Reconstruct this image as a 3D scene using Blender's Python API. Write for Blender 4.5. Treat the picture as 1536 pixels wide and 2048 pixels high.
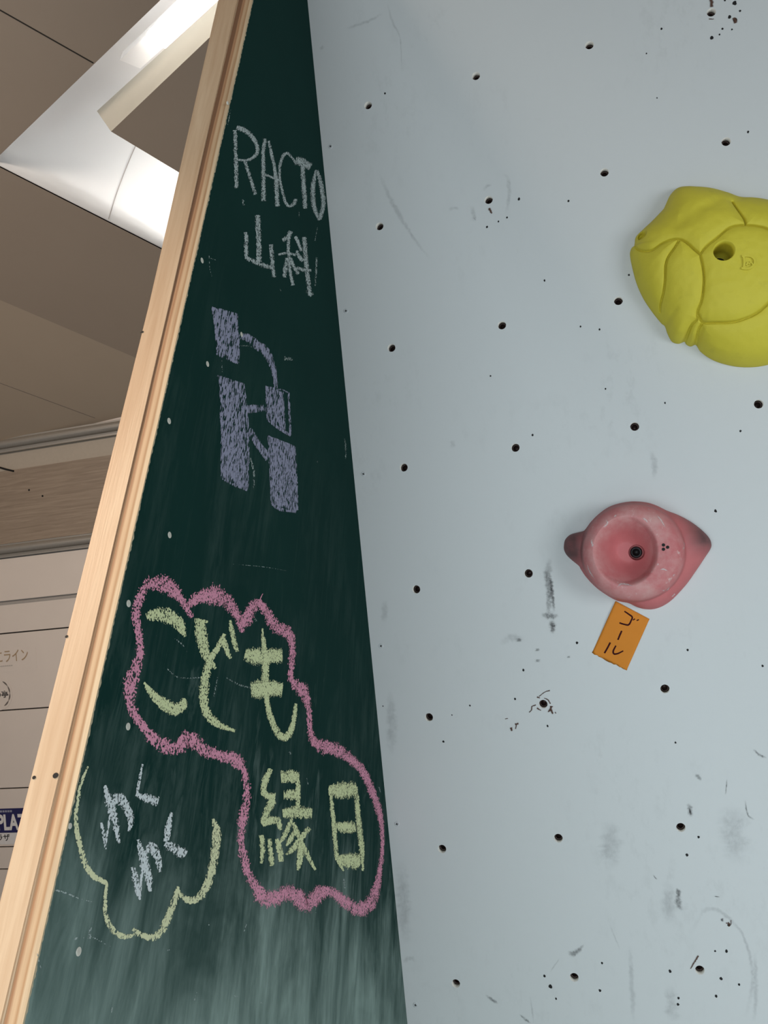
import bpy, bmesh, math, random
from mathutils import Vector, Matrix, noise as mnoise
random.seed(7)
scene = bpy.context.scene
COL = scene.collection
for o in list(bpy.data.objects):
    bpy.data.objects.remove(o)

# ------------------------------------------------------------------ camera
F_PX = 1700.0
CAM = Vector((0, 0, 1.40))
# rows: world X, Y, Z in camera axes (x right, y down, z forward)
WM = Matrix(((0.95989247, -0.11655677, -0.25499207),
             (0.27813535, 0.5104345, 0.81369365),
             (0.03531525, -0.85198072, 0.52238079)))
cam_data = bpy.data.cameras.new('camera')
cam_data.sensor_fit = 'HORIZONTAL'
cam_data.sensor_width = 36
cam_data.lens = 36 * F_PX / 1536
cam_data.clip_start = 0.02
cam = bpy.data.objects.new('camera', cam_data)
rot = Matrix([[WM[r][0], -WM[r][1], -WM[r][2]] for r in range(3)]).to_4x4()
cam.matrix_world = Matrix.Translation(CAM) @ rot
COL.objects.link(cam)
scene.camera = cam

# ------------------------------------------------------------------ light
scene.view_settings.view_transform = 'Standard'
scene.view_settings.look = 'None'
scene.view_settings.gamma = 1
scene.view_settings.use_curve_mapping = False
scene.view_settings.exposure = 0.0

world = bpy.data.worlds.new('world')
scene.world = world
world.use_nodes = True
bg = world.node_tree.nodes['Background']
bg.inputs[0].default_value = (1.0, 0.96, 0.92, 1)
bg.inputs[1].default_value = 0.10


def area(name, loc, target, sx, sy, power, color):
    d = bpy.data.lights.new(name, 'AREA')
    d.shape = 'RECTANGLE'
    d.size, d.size_y = sx, sy
    d.energy = power
    d.color = color
    o = bpy.data.objects.new(name, d)
    o.location = loc
    o.rotation_euler = (Vector(target) - Vector(loc)).to_track_quat('-Z', 'Y').to_euler()
    COL.objects.link(o)
    return o


# low fill lamp added close behind the viewer, coloured like daylight
dl = area('low_front_fill', (-0.35, -1.0, 0.50), (0.25, 1.40, 1.25), 2.0, 1.0, 21.5, (0.79, 0.93, 1.0))
dl.data.spread = math.radians(130)
area('board_fill', (2.5, -0.7, 0.75), (-0.44, 0.9, 1.3), 1.3, 1.2, 38, (0.86, 0.95, 1.0))  # fill lamp added on the right to brighten the chalkboard
# steep sunlight added to bounce off the floor in front of the overhang
sd = bpy.data.lights.new('bounce_sun', 'SUN')
sd.energy = 1.0
sd.angle = math.radians(3)
sd.color = (0.88, 0.95, 1.0)
so_ = bpy.data.objects.new('bounce_sun', sd)
so_.location = (0, -4, 8)
so_.rotation_euler = Vector((-0.10, math.cos(math.radians(66)), -math.sin(math.radians(66)))).to_track_quat('-Z', 'Y').to_euler()
COL.objects.link(so_)
# warm fill lamp added on the left to brighten the back wall
hl = area('back_wall_fill', (-2.5, -0.9, 2.7), (-2.2, 2.8, 2.7), 1.4, 0.7, 25, (1.0, 0.85, 0.72))
hl.data.spread = math.radians(110)
# warm ceiling spotlight behind the viewer, on the left
sp = bpy.data.lights.new('warm_spotlight', 'SPOT')
sp.energy = 660
sp.color = (1.0, 0.72, 0.51)
sp.spot_size = math.radians(32)
sp.spot_blend = 1.0
sp.shadow_soft_size = 0.06
spo = bpy.data.objects.new('warm_spotlight', sp)
spo.location = (-3.0, -0.4, 3.6)
spo.rotation_euler = (Vector((-0.47, 0.60, 1.38)) - spo.location).to_track_quat('-Z', 'Y').to_euler()
COL.objects.link(spo)

# ------------------------------------------------------------------ picture-to-place helpers
WALL_P = Vector((-0.34496607, 0.87761058, 2.85526409))
WALL_N = Vector((0, -0.8729595, -0.48779269)).normalized()
WALL_U = Vector((0, -0.48779269, 0.8729595)).normalized()
WALL_X = Vector((1, 0, 0))


def ray(u, v):
    return WM @ Vector((u - 768, v - 1024, F_PX))


def hit(u, v, p, n):
    d = ray(u, v)
    return CAM + d * ((p - CAM).dot(n) / d.dot(n))


def wxu(u, v, h=0.0):
    q = hit(u, v, WALL_P + WALL_N * h, WALL_N) - WALL_P
    return q.x, q.dot(WALL_U)


def wpt(x, u, h=0.0):
    return WALL_P + WALL_X * x + WALL_U * u + WALL_N * h


def on_wall(u, v, h=0.0):
    return hit(u, v, WALL_P + WALL_N * h, WALL_N)


C0 = on_wall(615, 0)
C1 = on_wall(815, 2048)
BN = (C1 - C0).cross(WALL_N).normalized()
if BN.x < 0:
    BN = -BN
FRONT_Y = 0.6045


def on_board(u, v, h=0.0):
    return hit(u, v, C0 + BN * h, BN)


# ------------------------------------------------------------------ mesh helpers
def link(name, me, mat=None, parent=None, smooth=False):
    o = bpy.data.objects.new(name, me)
    COL.objects.link(o)
    if mat is not None:
        for m in (mat if isinstance(mat, (list, tuple)) else [mat]):
            me.materials.append(m)
    if parent is not None:
        o.parent = parent
    if smooth:
        me.polygons.foreach_set('use_smooth', [True] * len(me.polygons))
    return o


def from_bm(name, bm, mat=None, parent=None, smooth=False):
    me = bpy.data.meshes.new(name)
    bm.to_mesh(me)
    bm.free()
    return link(name, me, mat, parent, smooth)


def from_py(name, v, f, mat=None, parent=None, smooth=False, mi=None):
    me = bpy.data.meshes.new(name)
    me.from_pydata([tuple(p) for p in v], [], f)
    if mi:
        me.polygons.foreach_set('material_index', mi)
    me.update()
    return link(name, me, mat, parent, smooth)


def tag(o, label=None, cat=None, group=None, kind=None):
    if label:
        o['label'] = label
    if cat:
        o['category'] = cat
    if group:
        o['group'] = group
    if kind:
        o['kind'] = kind
    return o


def empty(name, loc=(0, 0, 0)):
    o = bpy.data.objects.new(name, None)
    o.empty_display_size = 0.05
    COL.objects.link(o)
    return o


def prism(bm, poly, vec):
    """close a polygon (list of points) extruded along vec"""
    a = [bm.verts.new(p) for p in poly]
    b = [bm.verts.new(Vector(p) + vec) for p in poly]
    bm.faces.new(a)
    bm.faces.new(b[::-1])
    n = len(poly)
    for i in range(n):
        bm.faces.new((a[i], b[i], b[(i + 1) % n], a[(i + 1) % n]))


def fixn(bm):
    bmesh.ops.recalc_face_normals(bm, faces=bm.faces)


# ------------------------------------------------------------------ material helpers
class N:
    def __init__(s, name):
        s.m = bpy.data.materials.new(name)
        s.m.use_nodes = True
        s.t = s.m.node_tree
        s.b = s.t.nodes['Principled BSDF']
        s.out = s.t.nodes['Material Output']

    def n(s, kind, **kw):
        x = s.t.nodes.new(kind)
        for k, v in kw.items():
            setattr(x, k, v)
        return x

    def l(s, a, b):
        s.t.links.new(a, b)

    def coord(s, scale=(1, 1, 1), which='Object', rot=(0, 0, 0)):
        tc = s.n('ShaderNodeTexCoord')
        mp = s.n('ShaderNodeMapping')
        mp.inputs['Scale'].default_value = scale
        mp.inputs['Rotation'].default_value = rot
        s.l(tc.outputs[which], mp.inputs['Vector'])
        return mp.outputs[0]

    def noise(s, scale, detail=4, rough=.55, vec=None, dist=0):
        x = s.n('ShaderNodeTexNoise')
        x.inputs['Scale'].default_value = scale
        x.inputs['Detail'].default_value = detail
        x.inputs['Roughness'].default_value = rough
        x.inputs['Distortion'].default_value = dist
        s.l(vec if vec is not None else s.coord(), x.inputs['Vector'])
        return x.outputs['Fac']

    def rng(s, v, a, b, c=0.0, d=1.0):
        x = s.n('ShaderNodeMapRange')
        x.inputs[1].default_value, x.inputs[2].default_value = a, b
        x.inputs[3].default_value, x.inputs[4].default_value = c, d
        s.l(v, x.inputs[0])
        return x.outputs[0]

    def math(s, op, a, b=None):
        x = s.n('ShaderNodeMath', operation=op)
        for i, q in enumerate((a, b)):
            if q is None:
                continue
            if isinstance(q, (int, float)):
                x.inputs[i].default_value = q
            else:
                s.l(q, x.inputs[i])
        return x.outputs[0]

    def mix(s, fac, a, b):
        x = s.n('ShaderNodeMix', data_type='RGBA')
        if isinstance(fac, (int, float)):
            x.inputs[0].default_value = fac
        else:
            s.l(fac, x.inputs[0])
        for i, q in ((6, a), (7, b)):
            if isinstance(q, tuple):
                x.inputs[i].default_value = (*q, 1)
            else:
                s.l(q, x.inputs[i])
        return x.outputs[2]

    def ramp(s, fac, stops):
        x = s.n('ShaderNodeValToRGB')
        e = x.color_ramp.elements
        while len(e) < len(stops):
            e.new(0.5)
        for k, (p, c) in zip(e, stops):
            k.position = p
            k.color = (*c, 1)
        s.l(fac, x.inputs[0])
        return x.outputs[0]

    def bump(s, h, strength=.2, dist=.001):
        x = s.n('ShaderNodeBump')
        x.inputs['Strength'].default_value = strength
        x.inputs['Distance'].default_value = dist
        s.l(h, x.inputs['Height'])
        s.l(x.outputs[0], s.b.inputs['Normal'])

    def set(s, color=None, rough=.5, metal=0, spec=.5):
        if color is not None:
            if isinstance(color, tuple):
                s.b.inputs['Base Color'].default_value = (*color, 1)
            else:
                s.l(color, s.b.inputs['Base Color'])
        if isinstance(rough, (int, float)):
            s.b.inputs['Roughness'].default_value = rough
        else:
            s.l(rough, s.b.inputs['Roughness'])
        s.b.inputs['Metallic'].default_value = metal
        s.b.inputs['Specular IOR Level'].default_value = spec
        return s.m

    def alpha(s, a):
        s.l(a, s.b.inputs['Alpha'])


def plain(name, c, rough=.5, metal=0, spec=.5, var=.06, scale=60):
    k = N(name)
    f = k.noise(scale, 3)
    lo = tuple(x * (1 - var) for x in c)
    hi = tuple(min(1, x * (1 + var)) for x in c)
    return k.set(k.mix(f, lo, hi), rough, metal, spec)


def m_wallpaint():
    k = N('white_wall_paint')
    a = k.noise(3.0, 6, .6)
    b = k.noise(45, 5, .7, k.coord((1, 1, .25)))
    smear = k.math('MULTIPLY', k.rng(a, .5, .75), k.rng(b, .52, .72))
    base = k.mix(k.noise(1.3, 2), (.60, .61, .605), (.64, .648, .64))
    c = k.mix(k.math('MULTIPLY', smear, .33), base, (.34, .34, .33))
    k.bump(k.noise(900, 2), .12, .0006)
    return k.set(c, .55, 0, .35)


def m_board():
    k = N('green_chalkboard_paint')
    st = k.noise(7, 7, .7, k.coord((1, 6, 1.0)), .5)
    st2 = k.noise(26, 4, .6, k.coord((1, 6, .35)))
    blot = k.noise(3.2, 5, .6, k.coord((1, 1.6, 1)), .6)
    # pale chalk-dust streaks, and a pale tone that grows towards the bottom
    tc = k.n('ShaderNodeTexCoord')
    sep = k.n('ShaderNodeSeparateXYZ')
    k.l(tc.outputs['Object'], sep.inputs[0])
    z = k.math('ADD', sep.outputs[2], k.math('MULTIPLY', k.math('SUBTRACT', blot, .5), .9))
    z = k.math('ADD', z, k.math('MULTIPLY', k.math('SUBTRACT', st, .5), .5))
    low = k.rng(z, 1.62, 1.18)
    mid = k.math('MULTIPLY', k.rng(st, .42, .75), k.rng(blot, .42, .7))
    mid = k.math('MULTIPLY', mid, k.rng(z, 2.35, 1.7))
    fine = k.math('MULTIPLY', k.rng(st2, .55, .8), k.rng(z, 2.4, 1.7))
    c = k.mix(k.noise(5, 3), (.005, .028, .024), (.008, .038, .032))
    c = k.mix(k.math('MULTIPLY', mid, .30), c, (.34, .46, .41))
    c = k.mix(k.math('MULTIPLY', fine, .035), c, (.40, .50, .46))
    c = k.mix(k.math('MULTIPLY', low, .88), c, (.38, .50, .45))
    k.bump(k.math('ADD', st2, k.noise(700, 2)), .08, .0006)
    return k.set(c, .7, 0, .03)


def m_wood(name, dark, light, axis='Z'):
    k = N(name)
    sc = (14, 14, .7) if axis == 'Z' else (.7, 14, 14)
    g = k.noise(6, 6, .6, k.coord(sc), .8)
    g2 = k.noise(40, 3, .5, k.coord(sc))
    c = k.ramp(g, [(.3, dark), (.5, tuple((a + b) / 2 for a, b in zip(dark, light))), (.68, light)])
    c = k.mix(k.math('MULTIPLY', k.rng(g2, .5, .8), .3), c, dark)
    k.bump(g2, .15, .0008)
    return k.set(c, .42, 0, .45)


def m_ply_edge():
    k = N('plywood_edge_layers')
    tc = k.n('ShaderNodeTexCoord')
    sep = k.n('ShaderNodeSeparateXYZ')
    k.l(tc.outputs['Object'], sep.inputs[0])
    wob = k.noise(7, 3, .5, k.coord((1, 1, .6)))
    # distance from the painted face, in sheet thicknesses
    x = k.math('SUBTRACT', k.math('ADD', -.4345, k.math('MULTIPLY', k.math('SUBTRACT', sep.outputs[2], 2.738), .00551)), sep.outputs[0])
    fr = k.math('ADD', k.math('MULTIPLY', x, 1 / .018), k.math('MULTIPLY', k.math('SUBTRACT', wob, .5), .22))
    g = k.noise(160, 5, .65, k.coord((1, 1, .04)))
    c = k.ramp(fr, [(0, (.66, .50, .32)), (.22, (.72, .55, .36)), (.34, (.46, .26, .13)), (.48, (.62, .42, .25)), (.62, (.66, .45, .27)),
                    (.78, (.40, .20, .10)), (.90, (.50, .28, .15)), (1, (.22, .11, .06))])
    c = k.mix(k.math('MULTIPLY', k.rng(g, .45, .75), .45), c, (.24, .12, .06))
    return k.set(c, .6, 0, .3)


def m_chalk(name, col, thr=.43, edge=.26, grain=420, stretch=1.0):
    k = N(name)
    uv = k.n('ShaderNodeUVMap')
    sep = k.n('ShaderNodeSeparateXYZ')
    k.l(uv.outputs[0], sep.inputs[0])
    a = k.math('ABSOLUTE', k.math('SUBTRACT', k.math('MULTIPLY', sep.outputs[1], 2.0), 1.0))
    e = k.math('MULTIPLY', k.math('POWER', a, 3.0), edge)
    nz = k.noise(grain, 2, .6, k.coord((1, 1, stretch)))
    big = k.noise(60, 3, .6)
    v = k.math('ADD', k.math('SUBTRACT', nz, e), k.math('MULTIPLY', k.math('SUBTRACT', big, .5), .30))
    al = k.rng(v, thr, thr + .07)
    c = k.mix(k.noise(200, 2), tuple(q * .82 for q in col), col)
    m = k.set(c, .9, 0, .1)
    k.alpha(k.math('MULTIPLY', al, .93))
    return m


def m_scuff(name, col, strength=.5, thr=.42, edge=.35, grain=220, ufade=.4):
    k = N(name)
    uv = k.n('ShaderNodeUVMap')
    sep = k.n('ShaderNodeSeparateXYZ')
    k.l(uv.outputs[0], sep.inputs[0])
    a = k.math('ABSOLUTE', k.math('SUBTRACT', k.math('MULTIPLY', sep.outputs[1], 2.0), 1.0))
    e = k.math('MULTIPLY', k.math('POWER', a, 1.6), edge)
    v = k.math('SUBTRACT', k.noise(grain, 5, .75, k.coord((1, 1, .6))), e)
    u2 = k.math('SUBTRACT', k.math('MULTIPLY', sep.outputs[0], 2.0), 1.0)
    fade = k.math('MULTIPLY', k.rng(k.math('ABSOLUTE', u2), 1.0, ufade), k.rng(a, 1.0, .35))
    m = k.set(col, .8, 0, .2)
    k.alpha(k.math('MULTIPLY', k.math('MULTIPLY', k.rng(v, thr - .18, thr + .16), fade), strength))
    return m


def m_yellow():
    k = N('yellow_resin')
    n1 = k.noise(12, 4)
    n2 = k.noise(260, 3)
    c = k.mix(n1, (.58, .49, .035), (.66, .565, .055))
    c = k.mix(k.math('MULTIPLY', k.rng(k.noise(30, 5, .7), .58, .75), .25), c, (.36, .30, .03))
    k.bump(n2, .25, .0009)
    return k.set(c, .62, 0, .35)


def m_pink():
    k = N('worn_pink_resin')
    tc = k.n('ShaderNodeTexCoord')
    sep = k.n('ShaderNodeSeparateXYZ')
    k.l(tc.outputs['Object'], sep.inputs[0])   # local x along wall, y up the wall, z out of the wall
    n1 = k.noise(25, 5, .65)
    n2 = k.noise(90, 6, .75, k.coord((1, .6, 1)))
    c = k.mix(n1, (.50, .13, .14), (.57, .18, .175))
    # chalk rubbed into the raised rim
    hi = k.rng(sep.outputs[2], .040, .066)
    chalk = k.math('MULTIPLY', hi, k.rng(n1, .35, .7))
    c = k.mix(k.math('MULTIPLY', chalk, .46), c, (.66, .52, .48))
    wear = k.math('MULTIPLY', k.rng(n2, .60, .70), k.rng(sep.outputs[2], .050, .064))
    c = k.mix(k.math('MULTIPLY', wear, .55), c, (.74, .66, .62))
    # rubber dirt on the two side wings, upper half
    rad = k.math('ABSOLUTE', k.math('SUBTRACT', sep.outputs[0], .004))
    g = k.math('MULTIPLY', k.rng(rad, .066, .100), k.rng(sep.outputs[1], -.022, .006))
    g = k.math('MULTIPLY', g, k.rng(n1, .3, .6, .65, 1.0))
    g = k.math('MULTIPLY', g, k.rng(sep.outputs[2], .058, .046))
    c = k.mix(k.math('MULTIPLY', g, .92), c, (.10, .055, .055))
    k.bump(k.noise(300, 3), .2, .0008)
    return k.set(c, .6, 0, .35)


def m_emit(name, col, s):
    k = N(name)
    k.b.inputs['Emission Color'].default_value = (*col, 1)
    k.b.inputs['Emission Strength'].default_value = s
    return k.set((.8, .8, .8), .5)


M_WALL = m_wallpaint()
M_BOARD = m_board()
M_TIMBER = m_wood('pale_timber', (.58, .38, .23), (.72, .52, .34))
M_PLYEDGE = m_ply_edge()
M_PLYFACE = m_wood('weathered_plywood', (.26, .20, .15), (.38, .30, .23), 'X')
M_BARE = plain('bare_wood_in_hole', (.74, .70, .64), .7)
M_STEEL = plain('dark_steel', (.06, .035, .03), .45, .5)
M_BOLT = plain('blackened_bolt', (.012, .010, .010), .5, .3)
M_SCREW = plain('painted_screw', (.62, .63, .63), .45, .1)
M_SCREWHEAD = plain('pale_screw_filler', (.62, .60, .52), .6)
M_BLACK = plain('black_recess', (.006, .005, .005), .8)
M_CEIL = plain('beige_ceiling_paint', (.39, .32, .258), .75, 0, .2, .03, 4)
M_CEIL_LIT = plain('lit_beige_ceiling_paint', (.47, .385, .30), .75, 0, .2, .03, 4)  # same paint, with the tilted part's extra light put into its colour
M_SEAM = plain('dark_joint', (.03, .026, .022), .8)
M_SEAML = plain('faint_joint', (.20, .17, .145), .8)
M_COVE = plain('white_cove_paint', (.80, .80, .80), .6, 0, .2, .02, 5)
M_LIP = plain('cream_lip_paint', (.62, .58, .49), .6, 0, .2, .03, 5)
M_SHUT = plain('offwhite_panel', (.76, .675, .61), .5, 0, .3, .03, 8)
M_STRIP = plain('beige_strip', (.46, .40, .33), .6, 0, .3)
M_RAIL = plain('brushed_aluminium_rail', (.46, .43, .39), .4, .6)
M_STEPSHADE = plain('step_shade_grey', (.40, .365, .335), .6, 0, .3)
M_FLOOR = plain('grey_floor', (.44, .46, .47), .6, 0, .3, .1, 6)
M_ORANGE = plain('orange_paper', (.66, .23, .028), .75, 0, .2, .05, 40)
M_MARKER = plain('maroon_marker', (.04, .004, .006), .7, 0, .1)
M_NAVY = plain('navy_print', (.018, .018, .10), .5)
M_WHITE = plain('white_print', (.78, .76, .75), .5)
M_INK = plain('black_print', (.03, .028, .028), .5)
M_BROWNINK = plain('tan_print', (.42, .29, .17), .5)
M_GREYTINY = plain('faint_grey_print', (.50, .45, .41), .5)
M_GREYTINY2 = plain('grey_brown_print', (.16, .135, .12), .5)
M_GREYTINY3 = plain('blue_grey_print', (.30, .31, .40), .5)
M_GREYINK = plain('grey_print', (.33, .30, .28), .5)

CHALK = {
    'white': m_chalk('grey_white_chalk', (.52, .59, .58), .40),
    'bright': m_chalk('white_chalk', (.80, .86, .87), .38),
    'lav': m_chalk('lavender_chalk', (.34, .35, .47), .42, .10, 360, .3),
    'pink': m_chalk('pink_chalk', (.84, .37, .50), .39, .24, 380),
    'yellow': m_chalk('yellow_green_chalk', (.78, .84, .48), .36, .24),
    'cream': m_chalk('pale_yellow_chalk', (.84, .86, .54), .36, .22),
    'faint': m_chalk('faint_chalk_line', (.42, .50, .48), .49, .20),
}


# ------------------------------------------------------------------ ribbons (chalk, marker, scuffs)
def catmull(pts, step):
    """pts: list of (x, y, w) -> resampled list"""
    if len(pts) == 2:
        pts = [pts[0], tuple((a + b) / 2 for a, b in zip(*pts)), pts[1]]
    P = [tuple(2 * a - b for a, b in zip(pts[0], pts[1]))] + list(pts) + [tuple(2 * a - b for a, b in zip(pts[-1], pts[-2]))]
    out = []
    for i in range(1, len(P) - 2):
        p0, p1, p2, p3 = P[i - 1:i + 3]
        d = math.hypot(p2[0] - p1[0], p2[1] - p1[1])
        n = max(2, int(d / step))
        for k in range(n):
            t = k / n
            q = []
            for a, b, c, e in zip(p0, p1, p2, p3):
                q.append(.5 * ((2 * b) + (c - a) * t + (2 * a - 5 * b + 4 * c - e) * t * t + (3 * b - a - 3 * c + e) * t ** 3))
            out.append(tuple(q))
    out.append(tuple(pts[-1]))
    return out


class Ribbons:
    def __init__(s, org=(0, 0), scale=1.0):
        s.v, s.f, s.uv = [], [], []
        s.layer = 0
        s.z(org, scale)

    def z(s, org, scale):
        s.org, s.sc = org, scale
        return s

    def stroke(s, pts, at, w=None, h=.0004, jag=.10, step=3.0, wide=1.0):
        L = []
        last = w
        for p in pts:
            if len(p) == 3:
                last = p[2]
            L.append((s.org[0] + p[0] / s.sc, s.org[1] + p[1] / s.sc, max(.6, last / s.sc)))
        if wide != 1:
            L = [(x, y, q * wide) for x, y, q in L]
        R = catmull(L, step)
        s.layer += 1
        hh = h + s.layer * .000012
        b = len(s.v)
        n = len(R)
        for i, (x, y, ww) in enumerate(R):
            a, c = R[max(0, i - 1)], R[min(n - 1, i + 1)]
            tx, ty = c[0] - a[0], c[1] - a[1]
            l = math.hypot(tx, ty) or 1
            nx, ny = -ty / l, tx / l
            for sgn in (1, -1):
                q = ww * .5 * (1 + random.uniform(-jag, jag))
                s.v.append(at(x + nx * q * sgn, y + ny * q * sgn, hh))
                s.uv.append((i / max(1, n - 1), .5 + .5 * sgn))
            if i:
                k = b + 2 * i
                s.f.append((k - 2, k - 1, k + 1, k))
        return s

    def block(s, left, right, at, h=.0004, n=14):
        """filled patch between two edges given as zoom-space polylines of two points"""
        s.layer += 1
        hh = h + s.layer * .000012
        b = len(s.v)
        m = 6
        for i in range(n + 1):
            t = i / n
            for j in range(m + 1):
                r = j / m
                lx = left[0][0] + (left[1][0] - left[0][0]) * t
                ly = left[0][1] + (left[1][1] - left[0][1]) * t
                rx = right[0][0] + (right[1][0] - right[0][0]) * t
                ry = right[0][1] + (right[1][1] - right[0][1]) * t
                jx = random.uniform(-4, 4)
                jy = random.uniform(-8, 8) if i in (0, n) else 0
                x, y = lx + (rx - lx) * r + jx, ly + (ry - ly) * r + jy
                s.v.append(at(s.org[0] + x / s.sc, s.org[1] + y / s.sc, hh))
                s.uv.append((t, .5 + (.38 if j in (0, m) else random.uniform(-.3, .3))))
        for i in range(n):
            for j in range(m):
                k = b + i * (m + 1) + j
                s.f.append((k, k + 1, k + m + 2, k + m + 1))
        return s

    def build(s, name, mat, parent=None):
        me = bpy.data.meshes.new(name)
        me.from_pydata([tuple(p) for p in s.v], [], s.f)
        uvl = me.uv_layers.new(name='UVMap')
        for lp in me.loops:
            uvl.data[lp.index].uv = s.uv[lp.vertex_index]
        me.update()
        return link(name, me, mat, parent)


# ================================================================== SETTING
H = 4.00
HP, HN = Vector((0, 0, H)), Vector((0, 0, 1))


def on_ceil(u, v, z=H):
    return hit(u, v, Vector((0, 0, z)), HN)


# floor
bm = bmesh.new()
prism(bm, [(-6, -5, 0), (3.2, -5, 0), (3.2, 5.6, 0), (-6, 5.6, 0)], Vector((0, 0, -.1)))
fixn(bm)
tag(from_bm('floor', bm, M_FLOOR), kind='structure')

# --- back wall with rails and sign panels
WB_D = WALL_X.copy()        # along the fascia, to the right: it runs parallel to the climbing wall and leans like it
WB_N = WALL_N.copy()        # towards the viewer
TILT = math.radians(4)
f0, f1 = on_ceil(0, 600), on_ceil(270, 715)
dF = (f1 - f0).normalized()
pF = Vector((-dF.y, dF.x, 0)).normalized()
nT = (HN + pF * math.tan(TILT)).normalized()


def on_tilt(u, v):
    return hit(u, v, f0, nT)


WB_P = on_tilt(100, 868)


def on_back(u, v, h=0.0):
    return hit(u, v, WB_P + WB_N * h, WB_N)


def bwall(s, z, h=0.0):
    return WB_P + WB_D * s + WB_N * h + WALL_U * z


def s_of(p):
    return (p - WB_P).dot(WB_D)


def t_of(p):
    return (p - WB_P).dot(WALL_U)


def zmean(a, b):
    return (t_of(on_back(*a)) + t_of(on_back(*b))) / 2


S0, S1 = -3.2, 2.3


def wall_bar(bm, z0, z1, d0, d1, s0=S0, s1=S1):
    prism(bm, [bwall(s0, z0, d0), bwall(s0, z1, d0), bwall(s0, z1, d1), bwall(s0, z0, d1)], WB_D * (s1 - s0))


ZR1a, ZR1b = zmean((0, 880), (235, 842)), zmean((0, 914), (235, 868))
ZP1, ZP0 = zmean((0, 952), (220, 905)), zmean((0, 1095), (185, 1062))
ZR2b = zmean((0, 1127), (180, 1086))
ZST = zmean((0, 1208), (150, 1184))
ZG = [zmean((0, 1275), (140, 1247)), zmean((0, 1425), (95, 1410)), zmean((0, 1580), (62, 1570)), zmean((0, 1694), (40, 1690)), zmean((0, 1738), (20, 1735))]

bm = bmesh.new()
T_FLOOR = -WB_P.z / WALL_U.z
wall_bar(bm, T_FLOOR + .08, .45, -.12, 0)
# sign-fascia panels: each a slightly proud slab with a narrow shadow gap between
edges = [ZR2b - .002] + [ZST] + ZG + [ZG[-1] - .22, ZG[-1] - .6, ZG[-1] - 1.0, T_FLOOR + .08]
for i in range(len(edges) - 1):
    d = .012 if i else .030
    wall_bar(bm, edges[i + 1] + .0035, edges[i] - .0035, .0005, d)
fixn(bm)
tag(from_bm('wall_back', bm, M_SHUT), kind='structure')

# the dark gaps' backing shows through as thin lines
bm = bmesh.new()
for z in ZG:
    wall_bar(bm, z - .0034, z + .0034, .0006, .004)
fixn(bm)
tag(from_bm('trim_3', bm, M_SEAM), kind='structure')

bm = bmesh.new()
wall_bar(bm, ZST - .017, ZST - .004, .0122, .0150)  # grey strip standing in for the shadow under the panel step
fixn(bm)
tag(from_bm('step_shade_strip', bm, M_STEPSHADE), kind='structure')

bm = bmesh.new()
wall_bar(bm, ZP1 + .0005, ZR1b + .02, .0005, .02)
fixn(bm)
tag(from_bm('trim_4', bm, M_STRIP), kind='structure')


def rail(name, z0, z1):
    """rounded metal rail: an upper lip, a tube and a lower lip"""
    prof = []
    zc, r = (z0 + z1) / 2, (z1 - z0) * .30
    prof += [(0.021, z1), (.030, z1), (.030, z1 - .10 * (z1 - z0))]
    for i in range(11):
        a = math.pi / 2 - math.pi * i / 10
        prof.append((.034 + r * 1.0 * math.cos(a), zc + .06 * (z1 - z0) + r * math.sin(a)))
    prof += [(.032, z0 + .14 * (z1 - z0)), (.046, z0 + .12 * (z1 - z0)), (.046, z0), (.021, z0)]
    b = bmesh.new()
    prism(b, [bwall(S0, z, d) for d, z in prof], WB_D * (S1 - S0))
    fixn(b)
    return tag(from_bm(name, b, M_RAIL), kind='structure')


rail('trim_1', ZR1b, ZR1a)
rail('trim_2', ZR2b, ZP0)

# plywood board between the rails
bm = bmesh.new()
wall_bar(bm, ZP0 + .001, ZP1 - .0005, .0005, .028)
for (u, v) in ((58, 980), (85, 992)):
    p = on_back(u, v, .0285)
    bmesh.ops.create_circle(bm, cap_ends=True, radius=.0055, segments=12,
                            matrix=Matrix.Translation(p) @ WB_N.to_track_quat('Z', 'Y').to_matrix().to_4x4())
fixn(bm)
pb = from_bm('plywood_board', bm, [M_PLYFACE, M_BLACK])
for f in pb.data.polygons:
    if len(f.vertices) == 12:
        f.material_index = 1
tag(pb, 'long weathered plywood board fixed between two metal rails on the back wall', 'board')

# short black cable end
r_ = Ribbons()
cb = bpy.data.curves.new('cable_end', 'CURVE')
cb.dimensions = '3D'
cb.bevel_depth = .0045
cb.bevel_resolution = 3
spn = cb.splines.new('POLY')
pp = [on_back(-30, 925, .05), on_back(0, 935, .034), on_back(14, 939, .033), on_back(27, 942, .033)]
spn.points.add(len(pp) - 1)
for q, p in zip(spn.points, pp):
    q.co = (*p, 1)
co = bpy.data.objects.new('tmp', cb)
COL.objects.link(co)
dg = bpy.context.evaluated_depsgraph_get()
me = bpy.data.meshes.new_from_object(co.evaluated_get(dg))
bpy.data.objects.remove(co)
tag(link('cable_end', me, M_BLACK), 'short black cable end lying across the beige strip above the plywood board', 'cable')

# --- ceiling: two lower fields with a lit slot between them
def up(p, z):
    return Vector((p.x, p.y, z))


a0, a1 = on_ceil(0, 310), on_ceil(321, 0)
dA = (a1 - a0).normalized()
c0, c1 = on_ceil(0, 332), on_ceil(325, 497)
dC = (c1 - c0).normalized()
# corner where fields A and C meet, just left of the frame
den = dA.x * dC.y - dA.y * dC.x
tt = ((c0.x - a0.x) * dC.y - (c0.y - a0.y) * dC.x) / den
K = a0 + dA * tt
TH = .02
# field A (nearer, left)
bm = bmesh.new()
A1 = K + dA * 3.2
prism(bm, [K, A1, Vector((A1.x, -1.0, H)), Vector((-6, -1.0, H)), Vector((-6, K.y, H))], Vector((0, 0, TH)))
fixn(bm)
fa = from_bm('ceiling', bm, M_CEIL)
tag(fa, kind='structure')
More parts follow.
